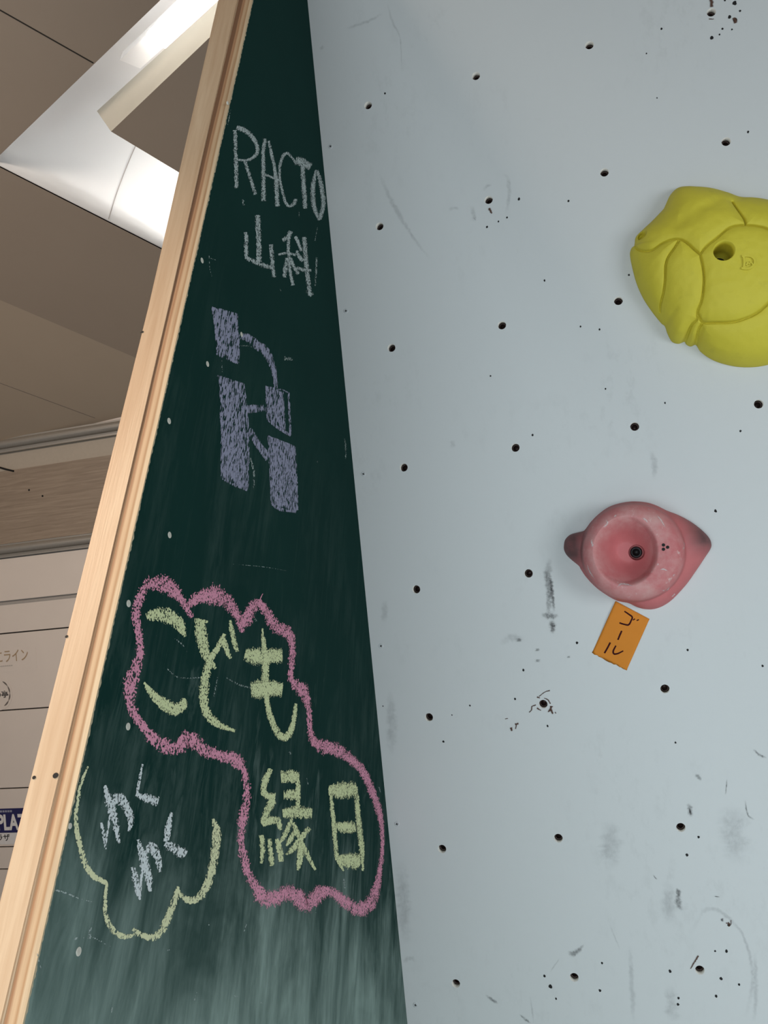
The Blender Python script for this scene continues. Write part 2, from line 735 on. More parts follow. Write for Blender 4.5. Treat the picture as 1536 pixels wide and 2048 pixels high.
# field C (beyond the slot) as far as the fold
Fl, Fr = f0 - dF * 3.2, f1 + dF * 1.6
Cr = c1 + dC * 1.6
bm = bmesh.new()
prism(bm, [K, Cr, Fr, Fl, Vector((-6, K.y, H))], Vector((0, 0, TH)))
fixn(bm)
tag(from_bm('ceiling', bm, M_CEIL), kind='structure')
# beyond the fold the ceiling dips gently to the back wall
def tilt_pt(p):
    z = f0.z - ((p.x - f0.x) * nT.x + (p.y - f0.y) * nT.y) / nT.z
    return Vector((p.x, p.y, z))


bm = bmesh.new()
q = [Fl, Fr, tilt_pt(Fr + pF * 2.2), tilt_pt(Fl + pF * 2.2)]
prism(bm, q, Vector((0, 0, TH)))
# trim off what would lie behind the back wall
bmesh.ops.bisect_plane(bm, geom=bm.verts[:] + bm.edges[:] + bm.faces[:], plane_co=WB_P + WB_N * .002, plane_no=WB_N, clear_inner=True)
fixn(bm)
tag(from_bm('ceiling', bm, M_CEIL_LIT), kind='structure')

# field B: inner corner with its cream splayed lip
b0, b1 = on_ceil(222, 263), on_ceil(417, 77)
dB = (b1 - b0).normalized()
b2 = on_ceil(355, 343)
dB2 = (b2 - b0).normalized()
ZL = H + .09
t0 = on_ceil(193.7, 222, ZL)
t1 = on_ceil(437, 0, ZL)
dT = (t1 - t0).normalized()
B1, B2 = b0 + dB * 2.6, b0 + dB2 * 1.5
T1 = t0 + dT * 2.6
T2 = up(B2, ZL) + (t0 - up(b0, ZL))
bm = bmesh.new()
vs = [bm.verts.new(p) for p in (b0, B1, B1 + dB2 * 1.5, B2)]
vt = [bm.verts.new(p) for p in (t0, T1, T1 + dB2 * 1.5, T2)]
fB = bm.faces.new(vs)
bm.faces.new(vt[::-1])
lip = []
for i in range(4):
    j = (i + 1) % 4
    lip.append(bm.faces.new((vs[i], vt[i], vt[j], vs[j])))
lip[0].material_index = 1
lip[3].material_index = 1
fixn(bm)
tag(from_bm('ceiling', bm, [M_CEIL, M_LIP]), kind='structure')

# the cove over field C and the slot's white top
nC = Vector((dC.y, -dC.x, 0))
if nC.dot(CAM - c0) < 0:
    nC = -nC
RC, RISE = .26, .10
prof = [(0, 0), (0, RISE * .5), (0, RISE)]
for i in range(1, 15):
    a = math.pi / 2 * i / 14
    prof.append((RC * (1 - math.cos(a)), RISE + RC * math.sin(a)))
prof.append((1.9, RISE + RC))
v, f = [], []
L0, L1 = K - dC * .6, c1 + dC * 1.2
for (d, z) in prof:
    for e in (L0, L1):
        p = e + nC * d
        v.append((p.x, p.y, H + z))
for i in range(len(prof) - 1):
    f.append((2 * i, 2 * i + 1, 2 * i + 3, 2 * i + 2))
cv = from_py('trim_5', v, f, M_COVE, smooth=True)
sm = cv.modifiers.new('thickness', 'SOLIDIFY')
sm.thickness = .012
sm.offset = 0
tag(cv, kind='structure')
# hairline joint running up the cove
js = (hit(219, 430, c0, nC) - L0).dot(dC)
jr = Ribbons()
vv, ff = [], []
for i, (d, z) in enumerate(prof[:-1]):
    for w_ in (-.0016, .0016):
        p = L0 + dC * (js + w_) + nC * (d + .0085)
        vv.append((p.x, p.y, H + z - .0085 * min(1, i / 14)))
    if i:
        ff.append((2 * i - 2, 2 * i - 1, 2 * i + 1, 2 * i))
tag(from_py('trim_6', vv, ff, M_GREYINK), kind='structure')
# inner side of the slot above field A
bm = bmesh.new()
nA = Vector((-dA.y, dA.x, 0))
prism(bm, [K + Vector((0, 0, TH + .001)), A1 + Vector((0, 0, TH + .001)), A1 + Vector((0, 0, .36)), K + Vector((0, 0, .36))], nA * -.012)
fixn(bm)
tag(from_bm('trim_7', bm, M_COVE), kind='structure')


# indirect strip lamps lying out of sight on top of the inner ceiling field, washing the cove
def strip(name, pa, pb, aim, power):
    mid_ = (pa + pb) / 2
    o = area(name, mid_, aim, (pb - pa).length, .05, power, (1.0, .99, .96))
    z_ = (mid_ - aim).normalized()
    x_ = (pb - pa).normalized()
    x_ = (x_ - z_ * x_.dot(z_)).normalized()
    o.rotation_euler = Matrix((x_, z_.cross(x_), z_)).transposed().to_euler()


nB = Vector((dB2.y, -dB2.x, 0))
nB = -nB if nB.dot(CAM - b0) > 0 else nB
s_a = up(b0, ZL + .012) + dB * .12 + dB2 * .05
s_b = s_a + dB2 * 1.2
strip('cove_strip_lamp', s_a, s_b, (s_a + s_b) / 2 - dB * .5 + Vector((0, 0, .12)), 9.5)


# joints in the ceiling fields
def joint(name, pa, pb, w, mat, off=.0012):
    d = (pb - pa).normalized()
    sd = Vector((-d.y, d.x, 0)).normalized() * w
    b = bmesh.new()
    prism(b, [pa - sd, pb - sd, pb + sd, pa + sd], Vector((0, 0, -off)))
    fixn(b)
    return tag(from_bm(name, b, mat), kind='structure')


joint('trim_8', on_ceil(0, 20) - (on_ceil(185, 125) - on_ceil(0, 20)) * 1.5, on_ceil(187, 126), .0022, M_SEAM)
ja, jb = on_tilt(0, 766), on_tilt(190, 836)
joint('trim_9', ja - (jb - ja), jb, .0013, M_SEAML)

# lamp in the slot: a white trunking with a glowing face
lt = empty('ceiling_light')
ZT = H + .20
e0, e1 = on_ceil(240, 120, ZT), on_ceil(281, 137, ZT)
le = dA * 1.9
bm = bmesh.new()
prism(bm, [e0, e1, e1 + Vector((0, 0, .05)), e0 + Vector((0, 0, .05))], le)
fixn(bm)
from_bm('housing', bm, M_COVE, lt)
bm = bmesh.new()
w_ = (e1 - e0)
p0 = e0 + w_ * -.10 + dA * .16 - Vector((0, 0, .002))
p1 = e0 + w_ * 1.10 + dA * .16 - Vector((0, 0, .002))
prism(bm, [p0, p1, p1 - Vector((0, 0, .05)), p0 - Vector((0, 0, .05))], dA * 1.7)
fixn(bm)
from_bm('diffuser', bm, m_emit('lit_diffuser', (1.0, .98, .94), 11.0), lt)
tag(lt, 'glowing white strip light inside the slot of the beige ceiling', 'ceiling light')


# --- shop signs on the back wall
def text_on(name, body, u0, v0, u1, hgt_px, mat, parent=None, depth=.014, bold=0.0):
    cu = bpy.data.curves.new('t', 'FONT')
    cu.body = body
    cu.extrude = .0004
    cu.offset = bold
    ob = bpy.data.objects.new('t', cu)
    COL.objects.link(ob)
    dg = bpy.context.evaluated_depsgraph_get()
    me = bpy.data.meshes.new_from_object(ob.evaluated_get(dg))
    bpy.data.objects.remove(ob)
    xsv = [w.co.x for w in me.vertices]
    ysv = [w.co.y for w in me.vertices]
    if not xsv:
        return None
    x0, x1, y0, y1 = min(xsv), max(xsv), min(ysv), max(ysv)
    sA, sB = s_of(on_back(u0, v0, depth)), s_of(on_back(u1, v0, depth))
    zA, zT = t_of(on_back(0, v0, depth)), t_of(on_back(0, v0 - hgt_px, depth))
    for w in me.vertices:
        s = sA + (sB - sA) * (w.co.x - x0) / (x1 - x0)
        z = zA + (zT - zA) * (w.co.y - y0) / (y1 - y0)
        p = bwall(s, z, depth + w.co.z)
        w.co = p
    return link(name, me, mat, parent)


def plate(name, u0, v0, u1, v1, mat, parent=None, d0=.0125, d1=.0138):
    b = bmesh.new()
    wall_bar(b, t_of(on_back(0, v1)), t_of(on_back(0, v0)), d0, d1, s_of(on_back(u0, v0)), s_of(on_back(u1, v0)))
    fixn(b)
    return from_bm(name, b, mat, parent)


def tiny_print(u0, v0, n, w, h, mat, parent, depth):
    # a row of marks too small to read
    b = bmesh.new()
    for k in range(n):
        u = u0 + k * w * 1.25
        sa, sb = s_of(on_back(u, v0, depth)), s_of(on_back(u + w, v0, depth))
        ta, tb = t_of(on_back(0, v0, depth)), t_of(on_back(0, v0 - h, depth))
        b.faces.new([b.verts.new(bwall(*q, depth)) for q in ((sa, ta), (sb, ta), (sb, tb), (sa, tb))])
    return from_bm('small_print', b, mat, parent)


sg = empty('shop_sign')
plate('sign_board', -90, 1300, 75, 1345, M_SHUT, sg, .0121, .0126)
text_on('lettering', 'にライン', -8, 1325, 57, 23, M_BROWNINK, sg, .0136)
tiny_print(-30, 1334, 14, 3.2, 2.2, M_GREYTINY, sg, .0130)
tag(sg, 'pale shop sign with tan lettering, highest of the signs on the back wall', 'sign', 'shop signs on the back wall')

sg = empty('shop_sign')
RS = (s_of(on_back(21, 1387)) - s_of(on_back(-3, 1387)))
cc = on_back(-3, 1388, .0127)
mt = Matrix.Translation(cc) @ Matrix((WB_D, WALL_U, WB_N)).transposed().to_4x4()
bm = bmesh.new()
bmesh.ops.create_cone(bm, cap_ends=True, segments=48, radius1=RS * 1.15, radius2=RS * 1.15, depth=.0008, matrix=mt)
from_bm('sign_board', bm, M_SHUT, sg)
for a0_ in (-1.12, math.pi - 1.12):
    # each half of the wreath is one band of leaves, ragged in and out
    v, f = [], []
    for k in range(29):
        a = a0_ + 2.24 * k / 28
        thick = .012 + .045 * abs(math.sin(k * math.pi / 7))
        for dr in (.95 - thick, .95 + thick):
            v.append(mt @ Vector((dr * RS * math.cos(a), dr * RS * math.sin(a), .0009)))
        if k:
            f.append((2 * k - 2, 2 * k - 1, 2 * k + 1, 2 * k))
    from_py('wreath', v, f, M_GREYTINY2, sg)
text_on('lettering', 'の亭', -11, 1396, 17, 14, M_INK, sg, .0146, .012)
tag(sg, 'small round shop sign with a dark wreath and lettering, middle of the back wall signs', 'sign', 'shop signs on the back wall')

sg = empty('shop_sign')
plate('header', -130, 1616, 62, 1664, M_NAVY, sg, .0125, .0138)
plate('footer', -130, 1664.5, 52, 1687, M_WHITE, sg, .0125, .0138)
text_on('lettering', 'PLAZA', -4, 1661, 72, 32, M_WHITE, sg, .0145, .035)
tiny_print(-20, 1625, 9, 4, 4, M_GREYTINY3, sg, .0142)
text_on('footer_lettering', 'プラザ', -19, 1682, 20, 14, M_INK, sg, .0145, .012)
tag(sg, 'navy and white shop sign reading PLAZA beside the timber post', 'sign', 'shop signs on the back wall')

# ================================================================== CLIMBING WALL
cw = empty('climbing_wall')
PT = .018                                   # panel thickness
HR = .0072                                  # hole radius
MEAS = {(0, 0): (736.1, 210.6), (1, 0): (951.9, 152), (0, 1): (759.2, 452.5), (1, 1): (977.3, 399.7), (2, 0): (1178.9, 90.2),
        (3, 0): (1422.7, 24.4), (2, 1): (1208.9, 344.7), (3, 1): (1452.3, 283.2), (2, 2): (1236.8, 601.6), (1, 2): (1003.8, 650.5),
        (0, 2): (783, 695.7), (1, 3): (1030.8, 895.3), (0, 3): (807.5, 935), (0, 4): (832.5, 1178.8), (1, 4): (1057.1, 1146.9),
        (0, 5): (857.9, 1434.7), (1, 5): (1086.4, 1408.3), (0, 6): (884.2, 1698), (1, 6): (1116.7, 1676.4), (2, 5): (1330, 1377.8),
        (2, 6): (1361.8, 1655), (1, 7): (1148.5, 1954.9), (2, 7): (1399.8, 1940.3), (0, 7): (911.9, 1967.2), (2, 3): (1269.5, 853),
        (3, 3): (1517.5, 808)}
ROWU = [0.0, -.2245, -.452, -.665, -.885, -1.109, -1.335, -1.563, -1.79, -2.02, -2.245, -2.47, -2.70, -2.925]
rows = [(-2, .449), (-1, .2245)] + list(enumerate(ROWU))
cols = range(0, 6)
holes = {}
for j, u in rows:
    for i in cols:
        if (i, j) in MEAS:
            holes[(i, j)] = wxu(*MEAS[(i, j)])
        else:
            holes[(i, j)] = (.2 * i, u + .0035 * i)
rowids = [j for j, _ in rows]
rowu = [u + .005 for _, u in rows]
U_TOP, U_BOT = .585, -WALL_P.z / WALL_U.z + .004
ub = [U_TOP] + [(rowu[k] + rowu[k + 1]) / 2 for k in range(len(rowu) - 1)] + [U_BOT]
xb = [None] + [.1 + .2 * i for i in range(5)] + [1.12]
CX0, CU0 = wxu(615, 0)
CX1, CU1 = wxu(815, 2048)


def cornx(u):
    return CX0 + (CX1 - CX0) * (u - CU0) / (CU1 - CU0)


NS = 8
bm = bmesh.new()
cache = {}


def vert(x, u, h):
    k = (round(x, 5), round(u, 5), round(h, 5))
    if k not in cache:
        cache[k] = bm.verts.new(wpt(x, u, h))
    return cache[k]


for jj, j in enumerate(rowids):
    for i in cols:
        ut, ubt = ub[jj], ub[jj + 1]
        hx, hu = holes[(i, j)]
        ring = []
        xlT, xlB = (xb[i], xb[i]) if i else (cornx(ut) - .006, cornx(ubt) - .006)
        xr = xb[i + 1]
        cs = [(xr, ubt), (xr, ut), (xlT, ut), (xlB, ubt)]
        for e in range(4):
            p, q = cs[e], cs[(e + 1) % 4]
            for k in range(NS):
                t = k / NS
                ring.append((p[0] + (q[0] - p[0]) * t, p[1] + (q[1] - p[1]) * t))
        n = len(ring)
        for side, h in ((0, 0.0), (1, -PT)):
            outer = [vert(x, u, h) for x, u in ring]
            inner = []
            for k, (x, u) in enumerate(ring):
                a = -math.pi / 4 + 2 * math.pi * k / n
                inner.append(vert(hx + HR * math.cos(a), hu + HR * math.sin(a), h))
            for k in range(n):
                m = (k + 1) % n
                q = (outer[k], outer[m], inner[m], inner[k])
                bm.faces.new(q if side == 0 else q[::-1])
            if side == 0:
                fr = inner
            else:
                for k in range(n):
                    m = (k + 1) % n
                    fc = bm.faces.new((fr[k], fr[m], inner[m], inner[k]))
                    fc.material_index = 1
bm.normal_update()
# close the outer rim
back = {}
for (x, u, h), vtx in cache.items():
    back[(x, u, h)] = vtx
inv = {vtx: k for k, vtx in cache.items()}
for e in [e for e in bm.edges if e.is_boundary]:
    ka, kb = inv[e.verts[0]], inv[e.verts[1]]
    if ka[2] == 0 and kb[2] == 0:
        fc = bm.faces.new((e.verts[0], e.verts[1], back[(kb[0], kb[1], round(-PT, 5))], back[(ka[0], ka[1], round(-PT, 5))]))
        fc.material_index = 1
fixn(bm)

# nail and screw pinholes in the paint (pixel x, y, radius)
PIN = [(770, 187, 3.4), (1038, 398, 4), (974, 454, 3.5), (1014, 435, 3), (997, 443, 2.5), (1089, 561, 3), (1137, 402, 3), (1323, 58, 3),
       (1293, 107, 2.2), (1496, 264, 3), (1314, 196, 2), (1161, 653, 2.5), (1199, 659, 3.2), (1258, 550, 3), (1211, 778, 2.5), (1431, 1022, 4),
       (1481, 862, 3), (1154, 1286, 3.5), (1047, 1340, 3.2), (940, 1411, 2.5), (1030, 1398, 3), (1095, 1452, 3), (1375, 1300, 3), (1525, 1332, 3),
       (1351, 1485, 2.6), (1397, 1674, 3.5), (1374, 1710, 4), (1089, 1952, 3.5), (1101, 1973, 5), (1112, 1997, 3), (1200, 1981, 3.5), (1204, 1926, 3.2),
       (1340, 1942, 4), (1453, 1902, 4), (1430, 1902, 2.6), (1442, 1957, 4), (1478, 1969, 3.5), (1432, 1992, 4), (1357, 1996, 3.2), (1356, 2009, 3.6),
       (1458, 1850, 4), (887, 1483, 3.2), (904, 1430, 2), (766, 1412, 2), (981, 752, 2.4), (1065, 870, 3), (1423, 76, 5), (1459, 34, 4.5), (1469, 6, 6),
       (1445, 58, 3), (1439, 69, 2.6), (1464, 59, 2.4), (1480, 22, 3), (1450, 0, 3.5), (1470, 40, 6), (1330, 806, 2.4)]
for (x, y, r) in PIN:
    cx, cu = wxu(x, y)
    rr = r * .00060
    ang = random.uniform(0, 3)
    vs = []
    for k in range(9):
        a = 2 * math.pi * k / 9
        q = rr * random.uniform(.75, 1.15)
        vs.append(bm.verts.new(wpt(cx + q * math.cos(a), cu + q * 1.15 * math.sin(a), .0003)))
    fc = bm.faces.new(vs)
    fc.material_index = 2
panel = from_bm('panel', bm, [M_WALL, M_BARE, M_BLACK], cw)
for f in panel.data.polygons:
    if f.material_index == 1:
        f.use_smooth = True

# t-nuts: a ringed steel barrel deep in each hole
def lathe(bm, prof, seg, org, ax_x, ax_y, ax_z):
    rings = []
    for r, z in prof:
        rings.append([bm.verts.new(org + ax_x * (r * math.cos(2 * math.pi * k / seg)) + ax_y * (r * math.sin(2 * math.pi * k / seg)) + ax_z * z)
                      for k in range(seg)])
    for a, b in zip(rings, rings[1:]):
        for k in range(seg):
            m = (k + 1) % seg
            bm.faces.new((a[k], a[m], b[m], b[k]))
    return rings


bm = bmesh.new()
rr = lathe(bm, [(.0064, -.0140), (.0064, -.0120), (.0050, -.0120), (.0046, -.0140), (.0050, -.015), (.0046, -.016), (.0050, -.017), (.0046, -.018), (.0044, -.030)],
           24, Vector((0, 0, 0)), Vector((1, 0, 0)), Vector((0, 1, 0)), Vector((0, 0, 1)))
bm.faces.new(rr[-1])
lathe(bm, [(.0064, -.0140), (.0069, -.0182), (.0125, -.0182), (.0125, -.0195), (.0046, -.0195)], 24, Vector((0, 0, 0)), Vector((1, 0, 0)), Vector((0, 1, 0)), Vector((0, 0, 1)))
fixn(bm)
tn0 = from_bm('t_nut', bm, M_STEEL, cw, True)
WROT = Matrix((WALL_X, WALL_U, WALL_N)).transposed().to_4x4()
first = True
for (i, j), (hx, hu) in holes.items():
    if j > 9:
        continue
    o = tn0 if first else tn0.copy()
    if not first:
        COL.objects.link(o)
    o.parent = cw
    o.matrix_world = Matrix.Translation(wpt(hx, hu, 0)) @ WROT
    first = False

# countersunk cross-head screws down the left edge
def screw_bm(r, head_h, slot):
    b = bmesh.new()
    seg = 16
    ri = lathe(b, [(r, -.002), (r, head_h * .6), (r * .86, head_h)], seg, Vector((0, 0, 0)), Vector((1, 0, 0)), Vector((0, 1, 0)), Vector((0, 0, 1)))
    b.faces.new(ri[-1])
    for ang in (0, math.pi / 2):
        c, s_ = math.cos(ang + .4), math.sin(ang + .4)
        L, w = r * .5, r * .14
        q = [(-L, -w), (L, -w), (L, w), (-L, w)]
        fc = b.faces.new([b.verts.new((c * x - s_ * y, s_ * x + c * y, head_h + .00012)) for x, y in q])
        fc.material_index = 1
    fixn(b)
    return b


sc0 = from_bm('screw', screw_bm(.0045, .0007, True), [M_SCREW, M_BLACK], cw, False)
first = True
for k, (x, y) in enumerate([(661, 293), (692, 622), (727, 948), (762, 1292), (794, 1648), (831, 2010)]):
    o = sc0 if first else sc0.copy()
    if not first:
        COL.objects.link(o)
    o.parent = cw
    hx, hu = wxu(x, y)
    o.matrix_world = Matrix.Translation(wpt(hx, hu, 0)) @ WROT @ Matrix.Rotation(k * 1.1, 4, 'Z')
    first = False

# scuffs, rubber marks and chipped paint
S1m = m_scuff('grey_rubber_scuff', (.13, .13, .13), .50, .42, .22)
S2m = m_scuff('dark_rubber_scuff', (.07, .065, .065), .75, .46, .20, 260)
S3m = m_scuff('faint_scuff', (.22, .22, .23), .17, .44, .1, 120)
S4m = m_scuff('chipped_paint', (.10, .05, .035), .95, .30, .05, 500, .95)
S5m = m_scuff('white_scratch', (.82, .80, .78), .55, .36, .2, 300)

g = Ribbons()
aw = on_wall
for pts in [
    [(1098, 1115, 14), (1096, 1150, 20), (1100, 1185, 20), (1098, 1220, 14), (1104, 1240, 16)],
    [(1082, 1228, 10), (1100, 1232, 16), (1118, 1232, 10)],
    [(1168, 1888, 3), (1160, 1898, 12), (1146, 1908, 16), (1135, 1902, 6)],
    [(1358, 1790, 14), (1356, 1800, 18), (1364, 1822, 10)],
    [(970, 1989, 4), (984, 2000, 9), (998, 2008, 4)],
    [(1038, 2028, 3), (1050, 2038, 7), (1062, 2047, 3)],
    [(1506, 1498, 5), (1520, 1510, 7), (1534, 1516, 5)],
    [(1378, 1606, 12), (1380, 1622, 14), (1384, 1634, 8)],
    [(1390, 1548, 8), (1398, 1555, 12), (1402, 1562, 5)],
    [(1075, 1296, 12), (1075, 1303, 12)], [(1076, 1318, 12), (1076, 1325, 12)],
    [(1037, 1276, 15), (1038, 1284, 15)], [(1137, 1312, 8), (1138, 1316, 8)],
    [(1510, 1640, 4), (1496, 1630, 5), (1490, 1600, 5)],
]:
    g.stroke(pts, aw, h=.0005, jag=.25)
g.build('scuff_marks', S1m, cw)
g = Ribbons()
for pts in [
    [(1100, 1150, 8), (1104, 1180, 8), (1108, 1225, 9)],
    [(1102, 1240, 14), (1106, 1252, 18), (1104, 1268, 12)],
    [(1352, 1776, 8), (1358, 1784, 14), (1354, 1796, 8)],
    [(1378, 1616, 4), (1383, 1630, 6)],
    [(1306, 1750, 3), (1314, 1759, 4)], [(1444, 1836, 10), (1446, 1844, 4)],
    [(1451, 1590, 2.5), (1454, 1558, 3)], [(1428, 1793, 3), (1440, 1794, 2.5)],
]:
    g.stroke(pts, aw, h=.0006, jag=.3)
g.build('dark_scuff_marks', S2m, cw)
g = Ribbons()
for pts in [
    [(774, 6, 4), (786, 46, 6), (800, 76, 4), (804, 150, 3)], [(690, 58, 6), (730, 45, 8), (768, 26, 5)],
    [(755, 340, 8), (790, 415, 12), (830, 480, 8), (862, 520, 6)], [(1004, 348, 6), (1016, 358, 10), (1018, 400, 10), (1010, 428, 6)],
    [(966, 382, 7), (975, 372, 8), (984, 370, 5)], [(942, 412, 12), (950, 440, 10), (940, 436, 14)], [(896, 420, 7), (910, 416, 8), (918, 419, 6)],
    [(640, 100, 8), (648, 92, 10)], [(905, 880, 12), (906, 896, 12)], [(770, 1200, 16), (768, 1245, 14)],
    [(780, 1380, 14), (784, 1460, 26), (780, 1510, 16)], [(800, 1720, 26), (806, 1800, 36), (812, 1890, 24)], [(806, 1926, 8), (820, 1916, 12), (834, 1924, 6)],
    [(1452, 1610, 40), (1466, 1660, 70), (1474, 1730, 40)], [(1334, 1760, 24), (1338, 1810, 36), (1336, 1850, 24)],
    [(1380, 1870, 8), (1410, 1820, 12), (1450, 1830, 10), (1490, 1880, 8), (1505, 1960, 10), (1490, 2040, 10)],
    [(1510, 1900, 8), (1512, 1980, 12), (1508, 2047, 10)], [(1340, 1970, 24), (1346, 2044, 36)], [(1260, 1890, 8), (1264, 1980, 14), (1268, 2047, 8)],
    [(1214, 1640, 30), (1222, 1690, 50), (1226, 1740, 30)], [(1060, 1990, 4), (1068, 2047, 5)],
    [(1240, 1900, 4), (1220, 1850, 3)], [(1120, 1915, 3), (1100, 1945, 4)], [(1300, 900, 14), (1310, 930, 18), (1306, 960, 10)],
     [(1050, 1280, 14), (1020, 1275, 18), (1000, 1290, 8)],
]:
    g.stroke(pts, aw, h=.0004, jag=.3, step=5)
g.build('faint_scuff_marks', S3m, cw)
g = Ribbons()
for pts in [
    [(1078, 1393, 2.5), (1090, 1384, 2), (1100, 1381, 3)], [(1074, 1394, 4), (1080, 1396, 3)], [(1088, 1396, 2), (1096, 1400, 3), (1101, 1408, 3)],
    [(1072, 1410, 3), (1064, 1413, 3), (1063, 1420, 3), (1058, 1425, 2)], [(1074, 1416, 4), (1082, 1421, 2)], [(1100, 1414, 4), (1106, 1413, 2)],
    [(1096, 1424, 3), (1102, 1420, 6), (1106, 1428, 3)], [(1110, 1424, 3), (1112, 1427, 2)], [(1103, 1412, 5), (1100, 1421, 5)],
    [(1022, 1455, 6), (1024, 1462, 4)], [(1030, 1449, 5), (1037, 1447, 4)], [(1033, 1450, 3), (1031, 1458, 3)],
    [(1010, 1438, 2), (1016, 1437, 2)], [(1452, 1846, 2.5), (1461, 1848, 2.5)], [(1457, 1844, 2.5), (1459, 1853, 4)], [(1462, 1840, 2), (1462, 1850, 2)],
    [(1397, 1911, 4), (1388, 1926, 4), (1381, 1938, 2.5)], [(1422, -6, 9), (1424, 14, 8)], [(1468, 35, 8), (1472, 46, 10)], [(1418, 38, 3), (1428, 38, 2)],
    [(978, 416, 5), (981, 422, 6), (984, 427, 3)],
]:
    g.stroke(pts, aw, h=.0007, jag=.3, step=1.5)
g.build('chipped_paint_spots', S4m, cw)
tag(cw, 'large white overhanging climbing wall panel with a grid of bolt holes', 'climbing wall')

# ================================================================== CHALKBOARD SIDE PANEL
cbd = empty('chalkboard_panel')
PLY = .0215
TIM = .0300


def bpt(y, z, d=0.0):
    """point on the board plane at depth y, height z; d is distance out of the face"""
    x = C0.x - ((y - C0.y) * BN.y + (z - C0.z) * BN.z) / BN.x
    return Vector((x, y, z)) + Vector((d, 0, 0))


def corner_y(z):
    t = (z - C0.z) / (C1.z - C0.z)
    return C0.y + (C1.y - C0.y) * t


FY = FRONT_Y
zap = C0.z + (FY - C0.y) / (C1.y - C0.y) * (C1.z - C0.z)   # apex height
# board: triangular sheet of plywood painted green on its face, raw at its front edge
tri = [(FY, 0), (corner_y(0.004), 0.004), (FY + .004, zap - .008), (FY, zap - .008), (FY, 2.75), (FY, 2.11), (FY, 1.68), (FY, 1.40)]
thk = [.016, .016, .030, .030, .0250, .0180, .0158, .0163]
bm = bmesh.new()
fr = [bm.verts.new(bpt(y, z)) for y, z in tri]
bk = [bm.verts.new(bpt(y, z, -t)) for (y, z), t in zip(tri, thk)]
bm.faces.new(fr)
f2 = bm.faces.new(bk[::-1])
f2.material_index = 1
for i in range(8):
    fc = bm.faces.new((fr[i], bk[i], bk[(i + 1) % 8], fr[(i + 1) % 8]))
    fc.material_index = 1
fixn(bm)
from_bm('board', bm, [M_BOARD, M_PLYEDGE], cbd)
# ragged end of the green paint: narrow bare strip at the front of the face
r_ = Ribbons()
vv, ff = [], []
zs = [zap - .01 - .002 * k for k in range(int((zap - 1.0) / .002))]
for k, z in enumerate(zs):
    w = .0006 + .0022 * abs(mnoise.noise(Vector((z * 90, 0, 3)))) + random.uniform(0, .0010)
    vv += [bpt(FY - .0002, z, .0003), bpt(FY + w, z, .0003)]
    if k:
        ff.append((2 * k - 2, 2 * k - 1, 2 * k + 1, 2 * k))
from_py('bare_edge', vv, ff, plain('pale_paint_edge', (.50, .42, .28), .7, 0, .2, .3, 300), cbd)['label'] = 'ragged pale edge of the green paint'
# timber post behind the sheet's front edge
LEVELS = [(0, .0160, .0450), (1.40, .0163, .0452), (1.68, .0158, .0458), (2.11, .0180, .0480), (2.75, .0250, .0628), (zap, .030, .072)]
bm = bmesh.new()
rings = []
for z, dn, df in LEVELS:
    rings.append([bm.verts.new(bpt(y, z, -d)) for y, d in ((FY - .0012, dn + .0004), (FY + .038, dn + .0004), (FY + .038, df), (FY - .0012, df))])
bm.faces.new(rings[0])
bm.faces.new(rings[-1][::-1])
for ra, rb_ in zip(rings, rings[1:]):
    for k in range(4):
        bm.faces.new((ra[k], ra[(k + 1) % 4], rb_[(k + 1) % 4], rb_[k]))
fixn(bm)
bmesh.ops.bevel(bm, geom=[e for e in bm.edges if abs((e.verts[0].co - e.verts[1].co).normalized().z) > .9], offset=.0016, segments=2, affect='EDGES')
post = from_bm('edge_post', bm, [M_TIMBER, M_BLACK], cbd)
post['label'] = 'pale timber edge post'


def on_front(u, v, h=0.0):
    return hit(u, v, Vector((0, FY - .0012 - h, 0)), Vector((0, 1, 0)))


# nail holes in the post
for (x, y, r) in ((111, 1551, 4), (68, 1555, 2.6), (133, 1273, 2.4), (284, 664, 3)):
    nb = bmesh.new()
    p = on_front(x, y, .0003)
    nb.faces.new([nb.verts.new(p + Vector((r * .0007 * math.cos(a), 0, r * .0006 * math.sin(a)))) for a in [k * math.pi / 4 for k in range(8)]])
    from_bm('nail_hole', nb, M_BLACK, cbd)['label'] = 'small dark nail hole in the post'
# screws through the board
BROT = Matrix((Vector((0, 1, 0)), Vector((0, 0, 1)), BN)).transposed().to_4x4()
sb0 = from_bm('screw', screw_bm(.0034, .0006, False), [M_SCREWHEAD, M_SCREWHEAD], cbd)
for k, (x, y) in enumerate([(339, 1070), (338, 842), (415, 728), (404, 521), (456, 206), (257, 1207), (256, 1453), (140, 1652), (157, 1903), (483, 669)]):
    o = sb0 if k == 0 else sb0.copy()
    if k:
        COL.objects.link(o)
    o.parent = cbd
    o.matrix_world = Matrix.Translation(on_board(x, y)) @ BROT @ Matrix.Scale(1.0 if k not in (4, 7) else .7, 4)

ab = on_board
